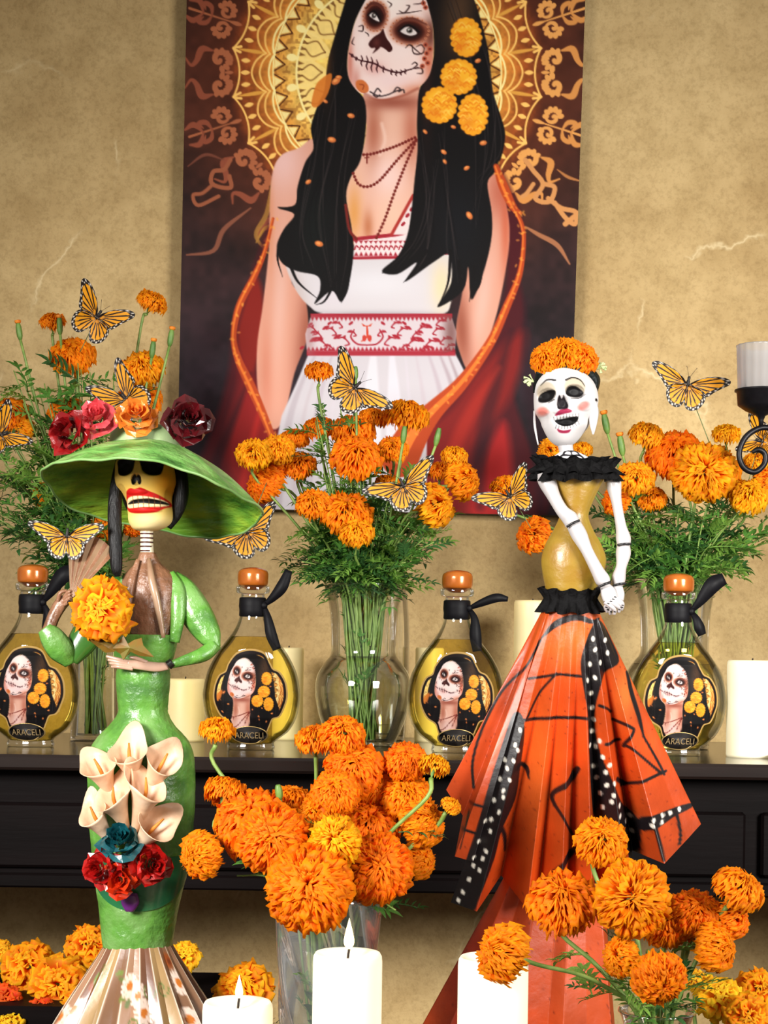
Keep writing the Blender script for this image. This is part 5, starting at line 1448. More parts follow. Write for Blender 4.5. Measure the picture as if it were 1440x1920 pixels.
    ruffle('lace_collar', 1080, 880, 72, 50, 40, 0, 17, 8, flare=.25)
    ruffle('lace_collar', 1080, 872, 66, 46, 30, 2, 21, 8, flare=.5)
    ruffle('lace_waistband', 1070, 1124, 50, 44, 44, 0, 15, 7, flare=.3)
    # --- bone arms
    def arm(pts):
        v, f = strip(pts, d, 0, flat=.95, n=18); mk('arm', v, f, WHT, root)
    def band(x0, y0, x1, y1, o):
        v, f = strip([(x0, y0, 2.2, o), ((x0 + x1) / 2, (y0 + y1) / 2 - 1, 2.2, o - 5), (x1, y1, 2.2, o)], d, 0, flat=.8, n=8); mk('painted_joint', v, f, BLK, root)
    arm([(1020, 888, 15, -14), (1024, 904, 17, -18), (1036, 934, 12.5, -28), (1050, 960, 12, -38), (1064, 976, 15, -46), (1069, 988, 14, -48)])
    arm([(1070, 986, 14, -48), (1080, 1006, 15, -52), (1094, 1036, 11, -58), (1112, 1072, 12, -62), (1122, 1090, 14, -62), (1126, 1100, 9, -62)])
    band(1056, 992, 1080, 980, -62); band(1112, 1104, 1136, 1094, -74)
    arm([(1148, 888, 12, 0), (1150, 906, 15, 0), (1155, 940, 10, -6), (1162, 985, 10, -14), (1166, 1010, 14, -20), (1166, 1026, 12, -22)])
    arm([(1166, 1022, 12, -22), (1165, 1040, 14, -26), (1160, 1064, 10, -36), (1154, 1086, 13, -44), (1152, 1100, 9, -46)])
    band(1153, 1024, 1179, 1022, -34); band(1142, 1100, 1166, 1096, -56)
    def hand(wx, wy, dirx, off, flip):
        pv = strip([(wx, wy, 9, off), (wx + dirx * 8, wy + 12, 14, off - 4), (wx + dirx * 14, wy + 26, 14, off - 6)], d, 0, flat=.5, n=12)
        fs = []
        for k in range(4):
            bx, by = wx + dirx * (20 - k * 6), wy + 22 + k * 4
            L = (20, 24, 23, 18)[k]
            fs.append(strip([(bx - dirx * 4, by - 4, 4.2, off - 8), (bx + flip * L * .5, by + 5, 4.0, off - 15), (bx + flip * L * .85, by + 12, 3.7, off - 13), (bx + flip * L * .8, by + 20, 2.8, off - 8)], d, 0, flat=.95, n=8))
        fs.append(strip([(wx + flip * 6, wy + 10, 4, off - 6), (wx + flip * 15, wy + 16, 3.6, off - 10), (wx + flip * 20, wy + 24, 2.4, off - 10)], d, 0, flat=.95, n=8))
        o = mk('hand', *join(pv, *fs), WHT, root)
        for k in range(4):
            bx, by = wx + dirx * (20 - k * 6), wy + 22 + k * 4
            L = (20, 24, 23, 18)[k]
            for tt, dy in ((.15, -1), (.55, 7), (.82, 14)):
                x, y = bx + flip * L * tt, by + dy
                v, f = strip([(x - 2.0, y, 1.0, off - 17), (x + 2.0, y + 1, 1.0, off - 17)], d, 0, flat=.9, n=6); mk('painted_knuckle', v, f, BLK, o)
        return o
    hand(1126, 1100, .7, -62, 1); hand(1152, 1100, -.3, -52, -1)
    # --- skirt painted like monarch wings
    cv = Canvas(780, 1130, 1350, 2125, 1.25, (178, 64, 18))
    n1, n2 = cv.noise(90, 3), cv.noise(22, 4)
    cv.a *= (.78 + .34 * n1 + .14 * n2)[..., None]
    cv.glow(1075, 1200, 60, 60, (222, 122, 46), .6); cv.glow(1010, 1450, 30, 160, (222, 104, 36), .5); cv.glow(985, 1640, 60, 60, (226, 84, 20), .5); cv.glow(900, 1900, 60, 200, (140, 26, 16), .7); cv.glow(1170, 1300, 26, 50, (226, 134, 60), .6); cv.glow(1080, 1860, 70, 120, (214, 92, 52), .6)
    K = (22, 16, 18); Wd = (236, 230, 216)
    rr = random.Random(3)
    for i in range(520):
        cv.oval(rr.uniform(830, 1320), rr.uniform(1170, 2000), 1.5, 1.5, (110, 34, 14), alpha=.7)
    for pts, w in (([(1014, 1196), (1040, 1170), (1075, 1158), (1106, 1166), (1120, 1160)], [3, 12, 12, 8, 4]), ([(990, 1272), (1020, 1268), (1045, 1264), (1088, 1268)], 5), ([(978, 1350), (1020, 1346), (1060, 1344), (1100, 1346)], 6), ([(1040, 1262), (1010, 1300), (985, 1350)], 4), ([(1012, 1200), (985, 1250), (940, 1300), (905, 1370), (888, 1430), (890, 1480)], [4, 4, 5, 5, 5, 5]), ([(960, 1210), (945, 1250), (900, 1320)], 3),
                   ([(1080, 1440), (1066, 1462), (1034, 1490), (1052, 1530), (1076, 1568)], [10, 12, 7, 5, 5]), ([(1078, 1590), (1060, 1610), (1035, 1632)], [8, 14, 6]), ([(975, 1430), (988, 1440), (992, 1460)], [8, 8, 3]), ([(935, 1540), (948, 1570), (950, 1600)], [8, 9, 4]), ([(884, 1506), (908, 1512)], 5), ([(868, 1554), (896, 1562)], 5), ([(862, 1590), (870, 1560), (880, 1520)], 2),
                   ([(1120, 1322), (1136, 1328), (1144, 1334)], 5), ([(1148, 1348), (1178, 1362), (1184, 1370), (1168, 1396), (1180, 1402), (1240, 1450)], [5, 6, 6, 6, 5, 6]), ([(1132, 1394), (1160, 1386)], 6), ([(1166, 1472), (1200, 1462), (1250, 1446)], [7, 6, 5]), ([(1176, 1260), (1184, 1300), (1196, 1340), (1205, 1380)], [6, 9, 9, 5]), ([(1205, 1380), (1235, 1430), (1246, 1452)], 5), ([(1156, 1460), (1172, 1470)], 9), ([(1270, 1530), (1275, 1560), (1272, 1580)], 7), ([(1222, 1548), (1232, 1590), (1236, 1606)], [8, 7, 6]), ([(1186, 1580), (1180, 1620), (1172, 1650)], [10, 8, 6]), ([(1150, 1610), (1160, 1650)], [8, 6])):
        cv.stroke(pts, w, K)
    band = cv.poly([(1112, 1166), (1128, 1168), (1146, 1200), (1160, 1240), (1132, 1260), (1118, 1300), (1112, 1350), (1120, 1400), (1138, 1450), (1162, 1500), (1192, 1530), (1202, 1570), (1196, 1620), (1160, 1580), (1120, 1540), (1106, 1480), (1100, 1400), (1098, 1340), (1090, 1290), (1085, 1240), (1096, 1200)], K, smooth=4)
    band2 = cv.poly([(962, 1336), (978, 1342), (982, 1380), (976, 1440), (968, 1500), (940, 1560), (928, 1610), (900, 1680), (884, 1712), (842, 1700), (862, 1640), (890, 1560), (910, 1490), (925, 1440), (945, 1380)], K, smooth=4)
    band3 = cv.poly([(1200, 1530), (1240, 1520), (1298, 1508), (1302, 1516), (1260, 1532), (1206, 1556), (1196, 1545)], K, smooth=3)
    for x, y in ((1108, 1198), (1132, 1200), (1112, 1218), (1136, 1224), (1103, 1245), (1122, 1242), (1112, 1270), (1098, 1275), (1106, 1299), (1108, 1326), (1111, 1348), (1108, 1370), (1121, 1388), (1104, 1396), (1115, 1399), (1127, 1418), (1112, 1436), (1138, 1432), (1132, 1446), (1117, 1457), (1134, 1470), (1147, 1466), (1124, 1486), (1145, 1488), (1128, 1512), (1142, 1500), (1158, 1508), (1158, 1527), (1176, 1540), (1184, 1530), (1189, 1560), (974, 1368), (965, 1396), (970, 1406), (962, 1426), (946, 1424), (950, 1440), (955, 1462), (937, 1460), (943, 1482), (943, 1494), (926, 1500), (935, 1522), (921, 1536), (909, 1538), (919, 1558), (897, 1576), (911, 1596), (888, 1606), (899, 1632), (888, 1624), (880, 1650), (868, 1674), (860, 1690), (905, 1610), (1218, 1534), (1238, 1526), (1255, 1523), (1275, 1518), (1216, 1544), (1236, 1538)):
        cv.oval(x, y, 3.4, 5.2, Wd, rot=rr.uniform(-.5, .5), soft=.3)
    def fan(name, cols, rows, sub, matl, zmin=None, bulge=0.0, cyc=True):
        top = cr([c[0] for c in cols], sub, True); bot = np.array([c[1] for c in cols], float)
        b2 = []
        for i in range(len(bot)):
            p, q = bot[i], bot[(i + 1) % len(bot)]
            for t in np.linspace(0, 1, sub, endpoint=False): b2.append(p + (q - p) * (t * t * (3 - 2 * t) * .5 + t * .5))
        bot = np.array(b2)
        n = len(top)
        V = np.zeros((rows, n, 3)); Cc = np.zeros((rows, n, 3))
        for i, t in enumerate(np.linspace(0, 1, rows)):
            te = t
            pxs = top[:, 0] + (bot[:, 0] - top[:, 0]) * te; pys = top[:, 1] + (bot[:, 1] - top[:, 1]) * te; off = top[:, 2] + (bot[:, 2] - top[:, 2]) * te ** 1.15
            w = PV(np.stack([pxs, pys], -1), d); w[:, 1] += off * s
            if zmin is not None: w[:, 2] = np.maximum(w[:, 2], zmin)
            V[i] = w
            Cc[i] = cv.sample(pxs, pys)
        return big_grid(name, V, matl, root, Cc, closed_u=True)
    SKM = vmat('varnished_skirt', rough=.42, coat=.12, bump=.5, bscale=34, spec=.35)
    cols = [((1020, 1140, 10), (838, 1484, 40)), ((1020, 1141, 0), (870, 1534, 48)), ((1022, 1142, -10), (852, 1604, -14)), ((1024, 1142, -16), (886, 1613, -22)), ((1027, 1142, -20), (900, 1560, 22)), ((1030, 1143, -24), (846, 1695, 20)), ((1036, 1143, -28), (894, 1709, 0)),
            ((1042, 1144, -32), (944, 1650, 66)), ((1052, 1145, -35), (986, 1700, -30)), ((1060, 1145, -37), (1010, 1690, 26)), ((1070, 1145, -38), (1046, 1700, -60)), ((1080, 1145, -38), (1066, 1690, 20)), ((1090, 1145, -37), (1104, 1690, -64)), ((1098, 1145, -36), (1120, 1660, 36)), ((1106, 1145, -32), (1168, 1650, -60)), ((1112, 1144, -28), (1192, 1600, 46)), ((1116, 1143, -22), (1236, 1612, -60)), ((1118, 1142, -12), (1290, 1574, 6)), ((1120, 1142, 0), (1320, 1548, 30)),
            ((1112, 1141, 24), (1290, 1560, 130)), ((1070, 1140, 36), (1080, 1600, 190)), ((1030, 1140, 26), (880, 1540, 150))]
    fan('upper_skirt', cols, 260, 16, SKM)
    low = [((1000, 1560, 60), (690, 2121, 60)), ((1005, 1560, 52), (760, 2121, -10)), ((1015, 1560, 46), (850, 2121, 20)), ((1030, 1560, 42), (930, 2121, -50)), ((1060, 1560, 40), (1010, 2121, -10)), ((1080, 1560, 40), (1040, 2121, -60)), ((1100, 1560, 42), (1100, 2121, -30)), ((1120, 1560, 46), (1160, 2121, -40)), ((1130, 1560, 52), (1170, 2121, 10)), ((1130, 1560, 80), (1170, 2121, 120)), ((1070, 1560, 100), (960, 2121, 160)), ((1005, 1560, 80), (740, 2121, 130))]
    fan('lower_skirt', low, 120, 14, SKM, zmin=FRONT_Z + .002)
    return root
# ------------------------------------------------------------------ figures
green_catrina()
monarch_catrina()

# folding fan held in the green figure's raised hand
d = 1.95; s = d / F
fr = thing('folding_fan', 'brown pleated paper fan in the raised hand of the green catrina', 'fan', P(136, 1126, d))
V, Fa = [], []
NP = 11
for i in range(NP):
    a = math.radians(-92 + 46 * i / (NP - 1)); L = 128 - 14 * abs(i / (NP - 1) - .55)
    o = -26 + (4 if i % 2 else -4)
    for r_, oo in ((8, 0), (L, 1)):
        V.append(P(136 + r_ * math.cos(a), 1126 + r_ * math.sin(a), d) + Vector((0, (-24 + (o + 26) * oo) * s, 0)))
for i in range(NP - 1):
    Fa.append((2 * i, 2 * i + 1, 2 * i + 3, 2 * i + 2))
for i in range(NP - 1):
    q = Fa[i]; vs = [V[k] for k in q]; vs += [v + Vector((0, .0008, 0)) for v in vs]
    mk('pleat', vs, [(0, 1, 2, 3), (7, 6, 5, 4), (0, 4, 5, 1), (1, 5, 6, 2), (2, 6, 7, 3), (3, 7, 4, 0)], BROWNP if i % 2 else mat('fan_paper_light', (178, 150, 118), (140, 110, 82), scale=20, rough=.4), fr, smooth=False)
v, f = tube([P(136, 1130, d) + Vector((0, -34 * s, 0)), P(136, 1130, d) + Vector((0, -16 * s, 0))], 4 * s, 10); mk('pivot', v, f, mat('dark_bronze', (62, 48, 44), rough=.3, metal=.8), fr)

# silk marigold in front of the green figure's chest, every petal its own piece
d = 1.88; s = d / F
C = P(190, 1142, d)
hm = thing('silk_marigold', 'large yellow-orange silk marigold held to the chest of the green catrina', 'flower', P(236, 1222, d))
V, Fa, Cc = petal_head(21, [(-18, 11, 1.0), (2, 12, 1.02), (20, 11, .95), (38, 9, .86), (56, 7, .8), (72, 5, .76), (84, 3, .7)], 1.0, flat=.6, frill=.14, c_in=(236, 66, 4), c_mid=(255, 124, 8), c_out=(255, 178, 24), pw=1.25, na=6, cup=.22, start=.30)
M = np.array(frame((-.1, -1, .12))); nv, nf = 30, 20
for k in range(len(V) // nv):
    vv = [M @ (np.array(p) * 60 * s) + np.array(C) for p in V[k * nv:(k + 1) * nv]]
    mk('petal', vv, [tuple(i - k * nv for i in q) for q in Fa[k * nf:(k + 1) * nf]], PET, hm, col=Cc[k * nv:(k + 1) * nv])
v, f = tube([C + Vector((0, .012, 0)), P(214, 1196, d) + Vector((0, .012, 0)), P(240, 1226, d) + Vector((0, .004, 0))], .0022, 6, smooth=4); mk('stem', v, f, STEM, hm)
def lobed_leaf(pts, depth, label=None):
    n = len(pts); c = np.mean(pts, 0)
    V = [P(*c, d) + Vector((0, (depth - 5) * s, 0))] + [P(*p, d) + Vector((0, (depth + 3 * (i % 3)) * s, 0)) for i, p in enumerate(pts)]
    V += [v + Vector((0, 1.2 * s, 0)) for v in V]
    Fa = [(0, i + 1, (i + 1) % n + 1) for i in range(n)] + [(n + 1, n + 1 + (i + 1) % n + 1, n + 2 + i) for i in range(n)] + [(i + 1, n + 2 + i, n + 2 + (i + 1) % n, (i + 1) % n + 1) for i in range(n)]
    mk('leaf', V, Fa, mat('withered_leaf', (104, 98, 34), (62, 64, 24), scale=40, rough=.45, c3=(118, 84, 26)), hm, smooth=False)
lobed_leaf([(160, 1196), (190, 1196), (222, 1204), (214, 1222), (196, 1224), (180, 1212)], 4)
lobed_leaf([(212, 1216), (222, 1206), (232, 1192), (240, 1208), (252, 1200), (266, 1196), (270, 1210), (290, 1232), (262, 1230), (246, 1222), (232, 1238), (226, 1226)], -10)

# ------------------------------------------------------------------ vases on the console
prof = [(62, 1410), (64, 1406), (64, 1398), (72, 1380), (84, 1345), (90, 1305), (86, 1275), (72, 1252), (62, 1238), (61, 1215), (63, 1170), (68, 1135), (76, 1106)]
def shift(pr, k, y0): return [(hw * k, y0 - (1410 - y) * k) for hw, y in pr]
VC = make_vase('waisted clear glass vase in the middle of the console, full of stems', 679, prof, 2.74, TABLE_Z, 1240)
VR = make_vase('clear glass vase behind the rightmost bottle and the orange catrina', 1262, shift(prof, 1.04, 1410), 2.80, TABLE_Z, 1250)
VL = make_vase('clear glass vase half hidden behind the green catrina', 178, shift([(46, 1410), (48, 1406), (46, 1390), (44, 1340), (43, 1250), (46, 1180), (52, 1106)], 1.0, 1410), 2.80, TABLE_Z, 1230)
gh = make_vase('plain clear glass cylinder standing just right of the middle vase', 722, [(34, 1400), (37, 1394), (41, 1330), (43, 1250), (42, 1180), (36, 1108)], 2.93, TABLE_Z, 1370, name='glass_cylinder')
twist = lambda a, z: 1 + .035 * math.cos(8 * (a + z * 9))
VF = make_vase('large fluted glass vase of marigolds in front, behind the tall lit candle', 608, [(70, 2215), (74, 2205), (70, 2180), (72, 2100), (80, 1980), (90, 1880), (92, 1800), (95, 1740), (104, 1682)], 1.82, FRONT_Z, 1770, flute=twist, n=96, gm=glass('fluted_glass', (.96, .975, .985), base=.14, milk=.07))  # milky white mixed into the clear glass imitates bright reflections
VG = make_vase('flared clear glass vase at the lower right corner', 1226, [(40, 2300), (42, 2294), (38, 2260), (36, 2150), (40, 2050), (48, 1980), (58, 1920), (70, 1880)], 1.66, FRONT_Z, 1950)

# ------------------------------------------------------------------ bottles
T1 = [([(0, 0, 0), (18, 16, -6), (34, 36, -8), (46, 66, -6)], [7, 16, 22, 14]), ([(0, 0, 0), (8, -24, -8), (15, -54, -10), (26, -82, -8)], [7, 15, 21, 16])]
T2 = [([(0, 0, 0), (22, 10, -6), (50, 20, -8), (72, 18, -6)], [7, 14, 17, 9]), ([(0, 0, 0), (10, -20, -8), (12, -50, -10), (16, -80, -8)], [7, 14, 22, 17])]
T3 = [([(0, 0, 0), (16, 20, -6), (38, 50, -8), (60, 62, -6)], [7, 18, 30, 22]), ([(0, 0, 0), (8, -14, -8), (14, -30, -8), (20, -44, -6)], [7, 14, 20, 15])]
make_bottle(57, 1408, 2.62, 'leftmost liquor bottle, beside the raised arm of the green catrina', T3[:1] + T2[1:])
make_bottle(470, 1414, 2.62, 'liquor bottle between the green catrina and the middle vase', T1)
make_bottle(853, 1418, 2.62, 'liquor bottle between the middle vase and the orange skirt', T2)
make_bottle(1268, 1422, 2.62, 'liquor bottle right of the orange skirt, beside the thick white candle', T3)

# ------------------------------------------------------------------ candles
WAXL = mat('glowing_wax', (255, 248, 226), (252, 244, 220), scale=20, rough=.45, emit=(255, 244, 206), espow=.55)  # emission stands in for candlelight glowing through the wax
WAXB = mat('ivory_wax_glow', (240, 226, 178), (232, 214, 160), scale=12, rough=.45, emit=(255, 214, 120), espow=.16)  # flameless ivory wax, faint warm glow put in by emission
WAXW = mat('white_wax_glow', (246, 240, 214), (240, 230, 196), scale=12, rough=.4, emit=(255, 232, 170), espow=.32)  # flameless white wax; emission imitates a warm inner glow
G1, G2 = 'pillar candles in front', 'pillar candles on the console'
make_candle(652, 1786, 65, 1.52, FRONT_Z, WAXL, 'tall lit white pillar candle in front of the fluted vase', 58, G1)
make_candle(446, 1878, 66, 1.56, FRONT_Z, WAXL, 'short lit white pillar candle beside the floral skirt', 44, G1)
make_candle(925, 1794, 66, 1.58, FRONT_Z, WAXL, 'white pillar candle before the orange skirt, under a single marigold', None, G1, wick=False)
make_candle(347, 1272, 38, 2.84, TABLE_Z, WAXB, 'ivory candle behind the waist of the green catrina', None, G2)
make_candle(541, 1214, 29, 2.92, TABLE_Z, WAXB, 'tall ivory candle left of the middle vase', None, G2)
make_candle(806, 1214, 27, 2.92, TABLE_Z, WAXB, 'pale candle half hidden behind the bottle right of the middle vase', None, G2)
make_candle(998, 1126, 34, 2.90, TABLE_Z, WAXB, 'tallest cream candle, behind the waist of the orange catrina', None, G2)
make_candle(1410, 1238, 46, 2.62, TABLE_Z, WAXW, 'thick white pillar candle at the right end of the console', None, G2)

# ------------------------------------------------------------------ wrought iron candle stand at the right edge
d = 2.56; s = d / F
IRON = mat('black_iron', (30, 28, 32), (18, 16, 20), scale=60, rough=.42, metal=.5, bump=.05)
cs = thing('iron_candle_stand', 'black wrought iron candle stand with a scroll at the right edge', 'candle stand', (P(1520, 1400, d).x, d, TABLE_Z))
v, f = tube([P(x, y, d) for x, y in ((1452, 803), (1424, 803), (1398, 820), (1386, 850), (1394, 876), (1415, 885), (1433, 870), (1434, 851), (1422, 843), (1410, 848))], [5.5 * s] * 9 + [3.6 * s], 10, smooth=6); mk('scroll', v, f, IRON, cs)
top = P(1452, 803, d); post = P(1520, 860, d)
v, f = tube([top, P(1490, 812, d), post, Vector((post.x, d, 1.0)), Vector((post.x, d, TABLE_Z + .01))], 5.5 * s, 10, smooth=6); mk('post', v, f, IRON, cs)
v, f = lathe([(.055, 0), (.055, .006), (.02, .014), (.006, .02)], (post.x, d, TABLE_Z), 32); mk('foot', v, f, IRON, cs)
cc = P(1427, 800, d)
def zz(y): return P(1427, y, d).z - cc.z
v, f = lathe([(4.5 * s, zz(806)), (4.5 * s, zz(788)), (8 * s, zz(780)), (30 * s, zz(770)), (44 * s, zz(760)), (46 * s, zz(736)), (50 * s, zz(734)), (50 * s, zz(731)), (42 * s, zz(732)), (40 * s, zz(738))], cc, 40); mk('cup', v, f, IRON, cs)
cg = thing('votive_glass', 'small ribbed clear votive glass on the iron candle stand', 'candle glass', Vector((cc.x, cc.y, cc.z + zz(737))))
def gy(y): return zz(y) - zz(737)
v, f = lathe([(40 * s, gy(737)), (44 * s, gy(730)), (47 * s, gy(650)), (48 * s, gy(648)), (45 * s, gy(650)), (41 * s, gy(730))], cg.location, 72, flute=lambda a, z: 1 + .018 * math.cos(a * 18))
mk('glass_wall', v, f, glass('frosted_votive', (.94, .94, .95), base=.12, rough=.18, milk=.35), cg)

# ------------------------------------------------------------------ bouquets
gC, gL, gR, gF, gG = ('marigolds in the middle console vase', 'marigolds in the left console vase', 'marigolds in the right console vase', 'marigolds in the large fluted front vase', 'marigolds in the lower right vase')
def bouquet(lst, dd, vase, group, leaves=1):
    for i, e in enumerate(lst):
        px, py, di, look, kind, lab = e[:6]
        flower(px, py, di, dd + (e[6] if len(e) > 6 else 0), look, kind, lab, group, vase, leaves=leaves)
bouquet([
    (598, 696, 52, 'up', 'orange', 'topmost small marigold left of the butterfly over the white dress'),
    (763, 778, 82, 'up', 'orange', 'orange marigold standing high at the right end of the butterfly wing'),
    (662, 808, 84, 'up', 'orange', 'round marigold just under the topmost middle butterfly', .03),
    (667, 856, 98, 'upc', 'orange', 'wide marigold in the heart of the middle bouquet', -.05),
    (700, 784, 56, 'up', 'orange', 'marigold half hidden behind the lower wing of the middle butterfly', .05),
    (598, 802, 60, 'up', 'dense', 'dark orange marigold behind foliage, left of the middle butterfly', .05),
    (552, 822, 54, 'up', 'dense', 'dim marigold in shadow behind the left pair of the middle bouquet', .06),
    (476, 850, 70, 'upc', 'amber', 'leftmost amber marigold of the middle bouquet, near the hat brim', -.04),
    (520, 842, 66, 'upc', 'amber', 'amber marigold touching the leftmost one of the middle bouquet', -.02),
    (562, 872, 62, 'upc', 'orange', 'orange marigold below the amber pair of the middle bouquet', .02),
    (498, 902, 84, 'left', 'dense', 'deep orange marigold beside the right tip of the green hat', .02),
    (588, 944, 66, 'upc', 'orange', 'small orange marigold left of the low stacked pair', -.06),
    (650, 962, 96, 'upc', 'orange', 'large marigold low in front of the middle bouquet', -.06),
    (668, 998, 66, 'upc', 'amber', 'lowest amber marigold of the middle bouquet, over the vase mouth', -.09),
    (736, 842, 58, 'upc', 'orange', 'small marigold under the tall green bud of the middle bouquet', .0),
    (729, 906, 50, 'up', 'orange', 'marigold behind the right butterfly of the middle bouquet', .02),
    (852, 854, 50, 'up', 'amber', 'small amber marigold high on the right of the middle bouquet', -.02),
    (868, 900, 76, 'right', 'orange', 'rightmost orange marigold of the middle bouquet, facing right', -.02),
    (826, 884, 52, 'up', 'orange', 'marigold behind the wing tip on the right of the middle bouquet', .04),
    (816, 946, 86, 'right', 'amber', 'big golden marigold low on the right of the middle bouquet', -.07)], 2.72, VC, gC)
for a in ((757, 816, 'tall green bud under the high right marigold of the middle bouquet', 34, 11), (820, 820, 'leaning green bud on the right of the middle bouquet', 36, 11), (667, 700, 'green bud beside the topmost middle butterfly', 26, 9)):
    bud(a[0], a[1], 2.68, a[2], 'marigold buds in the middle console vase', VC, h=a[3], w=a[4], tip=False)
bouquet([
    (98, 603, 48, 'up', 'orange', 'small marigold above left, beside the topmost left butterfly'),
    (136, 666, 84, 'upc', 'dense', 'dark orange marigold under the topmost left butterfly'),
    (286, 566, 56, 'ur', 'orange', 'lone marigold on a tall stem left of the painting'),
    (266, 692, 82, 'upc', 'amber', 'amber marigold above the paper roses of the hat'),
    (18, 775, 74, 'upc', 'orange', 'marigold cut by the left edge of the picture'),
    (40, 808, 56, 'left', 'amber', 'amber marigold overlapping the one at the left edge'),
    (128, 772, 76, 'up', 'orange', 'marigold behind the crimson paper rose'),
    (262, 750, 84, 'upc', 'orange', 'orange marigold directly behind the amber paper rose', .03),
    (78, 928, 46, 'left', 'orange', 'small marigold at the left tip of the green hat'),
    (196, 992, 54, 'down', 'orange', 'marigold hanging under the left side of the green hat'),
    (248, 986, 44, 'down', 'orange', 'marigold peeping between black hair and striped neck', .02)], 2.78, VL, gL)
for x, y, lb in ((36, 622, 'tall green bud leaning left at the left edge'), (112, 612, 'green bud crossing the small marigold by the left butterfly'), (320, 634, 'slim bud touching the left edge of the painting'), (286, 656, 'plump bud above the amber marigold left of the painting')):
    bud(x, y, 2.76, lb, 'marigold buds in the left console vase', VL)
bouquet([
    (1212, 816, 66, 'up', 'amber', 'amber marigold at the upper left of the right console bouquet'),
    (1266, 852, 110, 'upc', 'dense', 'deep orange marigold in the top middle of the right console bouquet'),
    (1318, 886, 118, 'cam', 'amber', 'largest golden marigold of the right console bouquet', -.05),
    (1352, 884, 96, 'right', 'amber', 'golden marigold right behind the largest one of the right bouquet', .0),
    (1192, 896, 74, 'upc', 'amber', 'amber marigold beside the right arm of the orange catrina', -.04),
    (1156, 936, 62, 'left', 'orange', 'orange marigold behind the elbow of the orange catrina', .0),
    (1222, 934, 56, 'upc', 'orange', 'small marigold low on the left of the right console bouquet', .0),
    (1362, 814, 54, 'up', 'amber', 'small amber marigold left of the iron scroll butterfly'),
    (1404, 930, 78, 'upc', 'amber', 'amber marigold below the iron scroll', -.02),
    (1440, 905, 60, 'right', 'orange', 'orange marigold cut by the right edge of the picture'),
    (1418, 866, 50, 'up', 'amber', 'marigold seen through the iron scroll', .03),
    (1034, 846, 62, 'left', 'amber', 'amber marigold behind the lace collar, left side', .05),
    (1092, 842, 40, 'up', 'amber', 'bit of marigold behind the neck of the orange catrina', .05),
    (1000, 1003, 72, 'left', 'orange', 'round marigold left of the golden bodice', .0),
    (950, 916, 62, 'upc', 'orange', 'marigold behind the butterfly left of the lace collar', .04)], 2.76, VR, gR)
for x, y, lb in ((1136, 795, 'tall bud right of the long white earring'), (1165, 836, 'plump bud beside the amber marigold of the right bouquet')):
    bud(x, y, 2.76, lb, 'marigold buds in the right console vase', VR, h=40, w=13)
bouquet([
    (407, 1368, 66, 'up', 'orange', 'orange marigold reaching over the second bottle', .06),
    (592, 1386, 76, 'up', 'orange', 'left one of two marigolds over the console edge', .05),
    (642, 1376, 84, 'upc', 'orange', 'right one of two marigolds over the console edge', .02),
    (424, 1484, 80, 'back', 'dense', 'marigold seen from behind at the upper left of the front bouquet', .02),
    (662, 1440, 112, 'upc', 'dense', 'broad marigold at the top of the front bouquet', .02),
    (628, 1484, 94, 'upc', 'dense', 'marigold tucked under the broad top one of the front bouquet', -.02),
    (760, 1426, 82, 'upc', 'dense', 'marigold at the upper right of the front bouquet', .03),
    (814, 1434, 58, 'back', 'amber', 'yellowish marigold seen from behind at the far upper right', .0),
    (706, 1470, 100, 'upc', 'dense', 'marigold behind the broad top one, centre right', .05),
    (762, 1492, 96, 'upc', 'dense', 'marigold above the large right one of the front bouquet', .03),
    (792, 1540, 98, 'right', 'dense', 'marigold at the right of the front bouquet, facing right', .02),
    (786, 1612, 72, 'right', 'dense', 'small marigold low at the right side of the front bouquet', .03),
    (846, 1510, 40, 'ur', 'amber', 'half open yellow marigold farthest right in the front bouquet', .0),
    (474, 1540, 142, 'upc', 'dense', 'big marigold at the left of the front bouquet', .0),
    (512, 1574, 138, 'cam', 'dense', 'big marigold left of centre, facing the viewer', -.04),
    (628, 1578, 102, 'cam', 'amber', 'golden open marigold in the middle of the front bouquet', -.06),
    (692, 1550, 116, 'upc', 'dense', 'marigold behind the golden open one', .03),
    (708, 1628, 136, 'cam', 'dense', 'big marigold at the lower right of the front bouquet', -.02),
    (580, 1664, 166, 'cam', 'dense', 'largest marigold hanging over the fluted vase rim', -.08),
    (375, 1604, 90, 'dl', 'dense', 'marigold drooping far left of the front bouquet', -.03),
    (592, 1524, 92, 'upc', 'dense', 'marigold in the deep centre of the front bouquet', .04),
    (545, 1500, 76, 'up', 'dense', 'marigold beside the green bud of the front bouquet', .05)], 1.80, VF, gF, leaves=1)
bud(523, 1486, 1.80, 'round green bud between the big left marigolds in front', 'marigold buds in the fluted front vase', VF, h=30, w=14, tip=False)
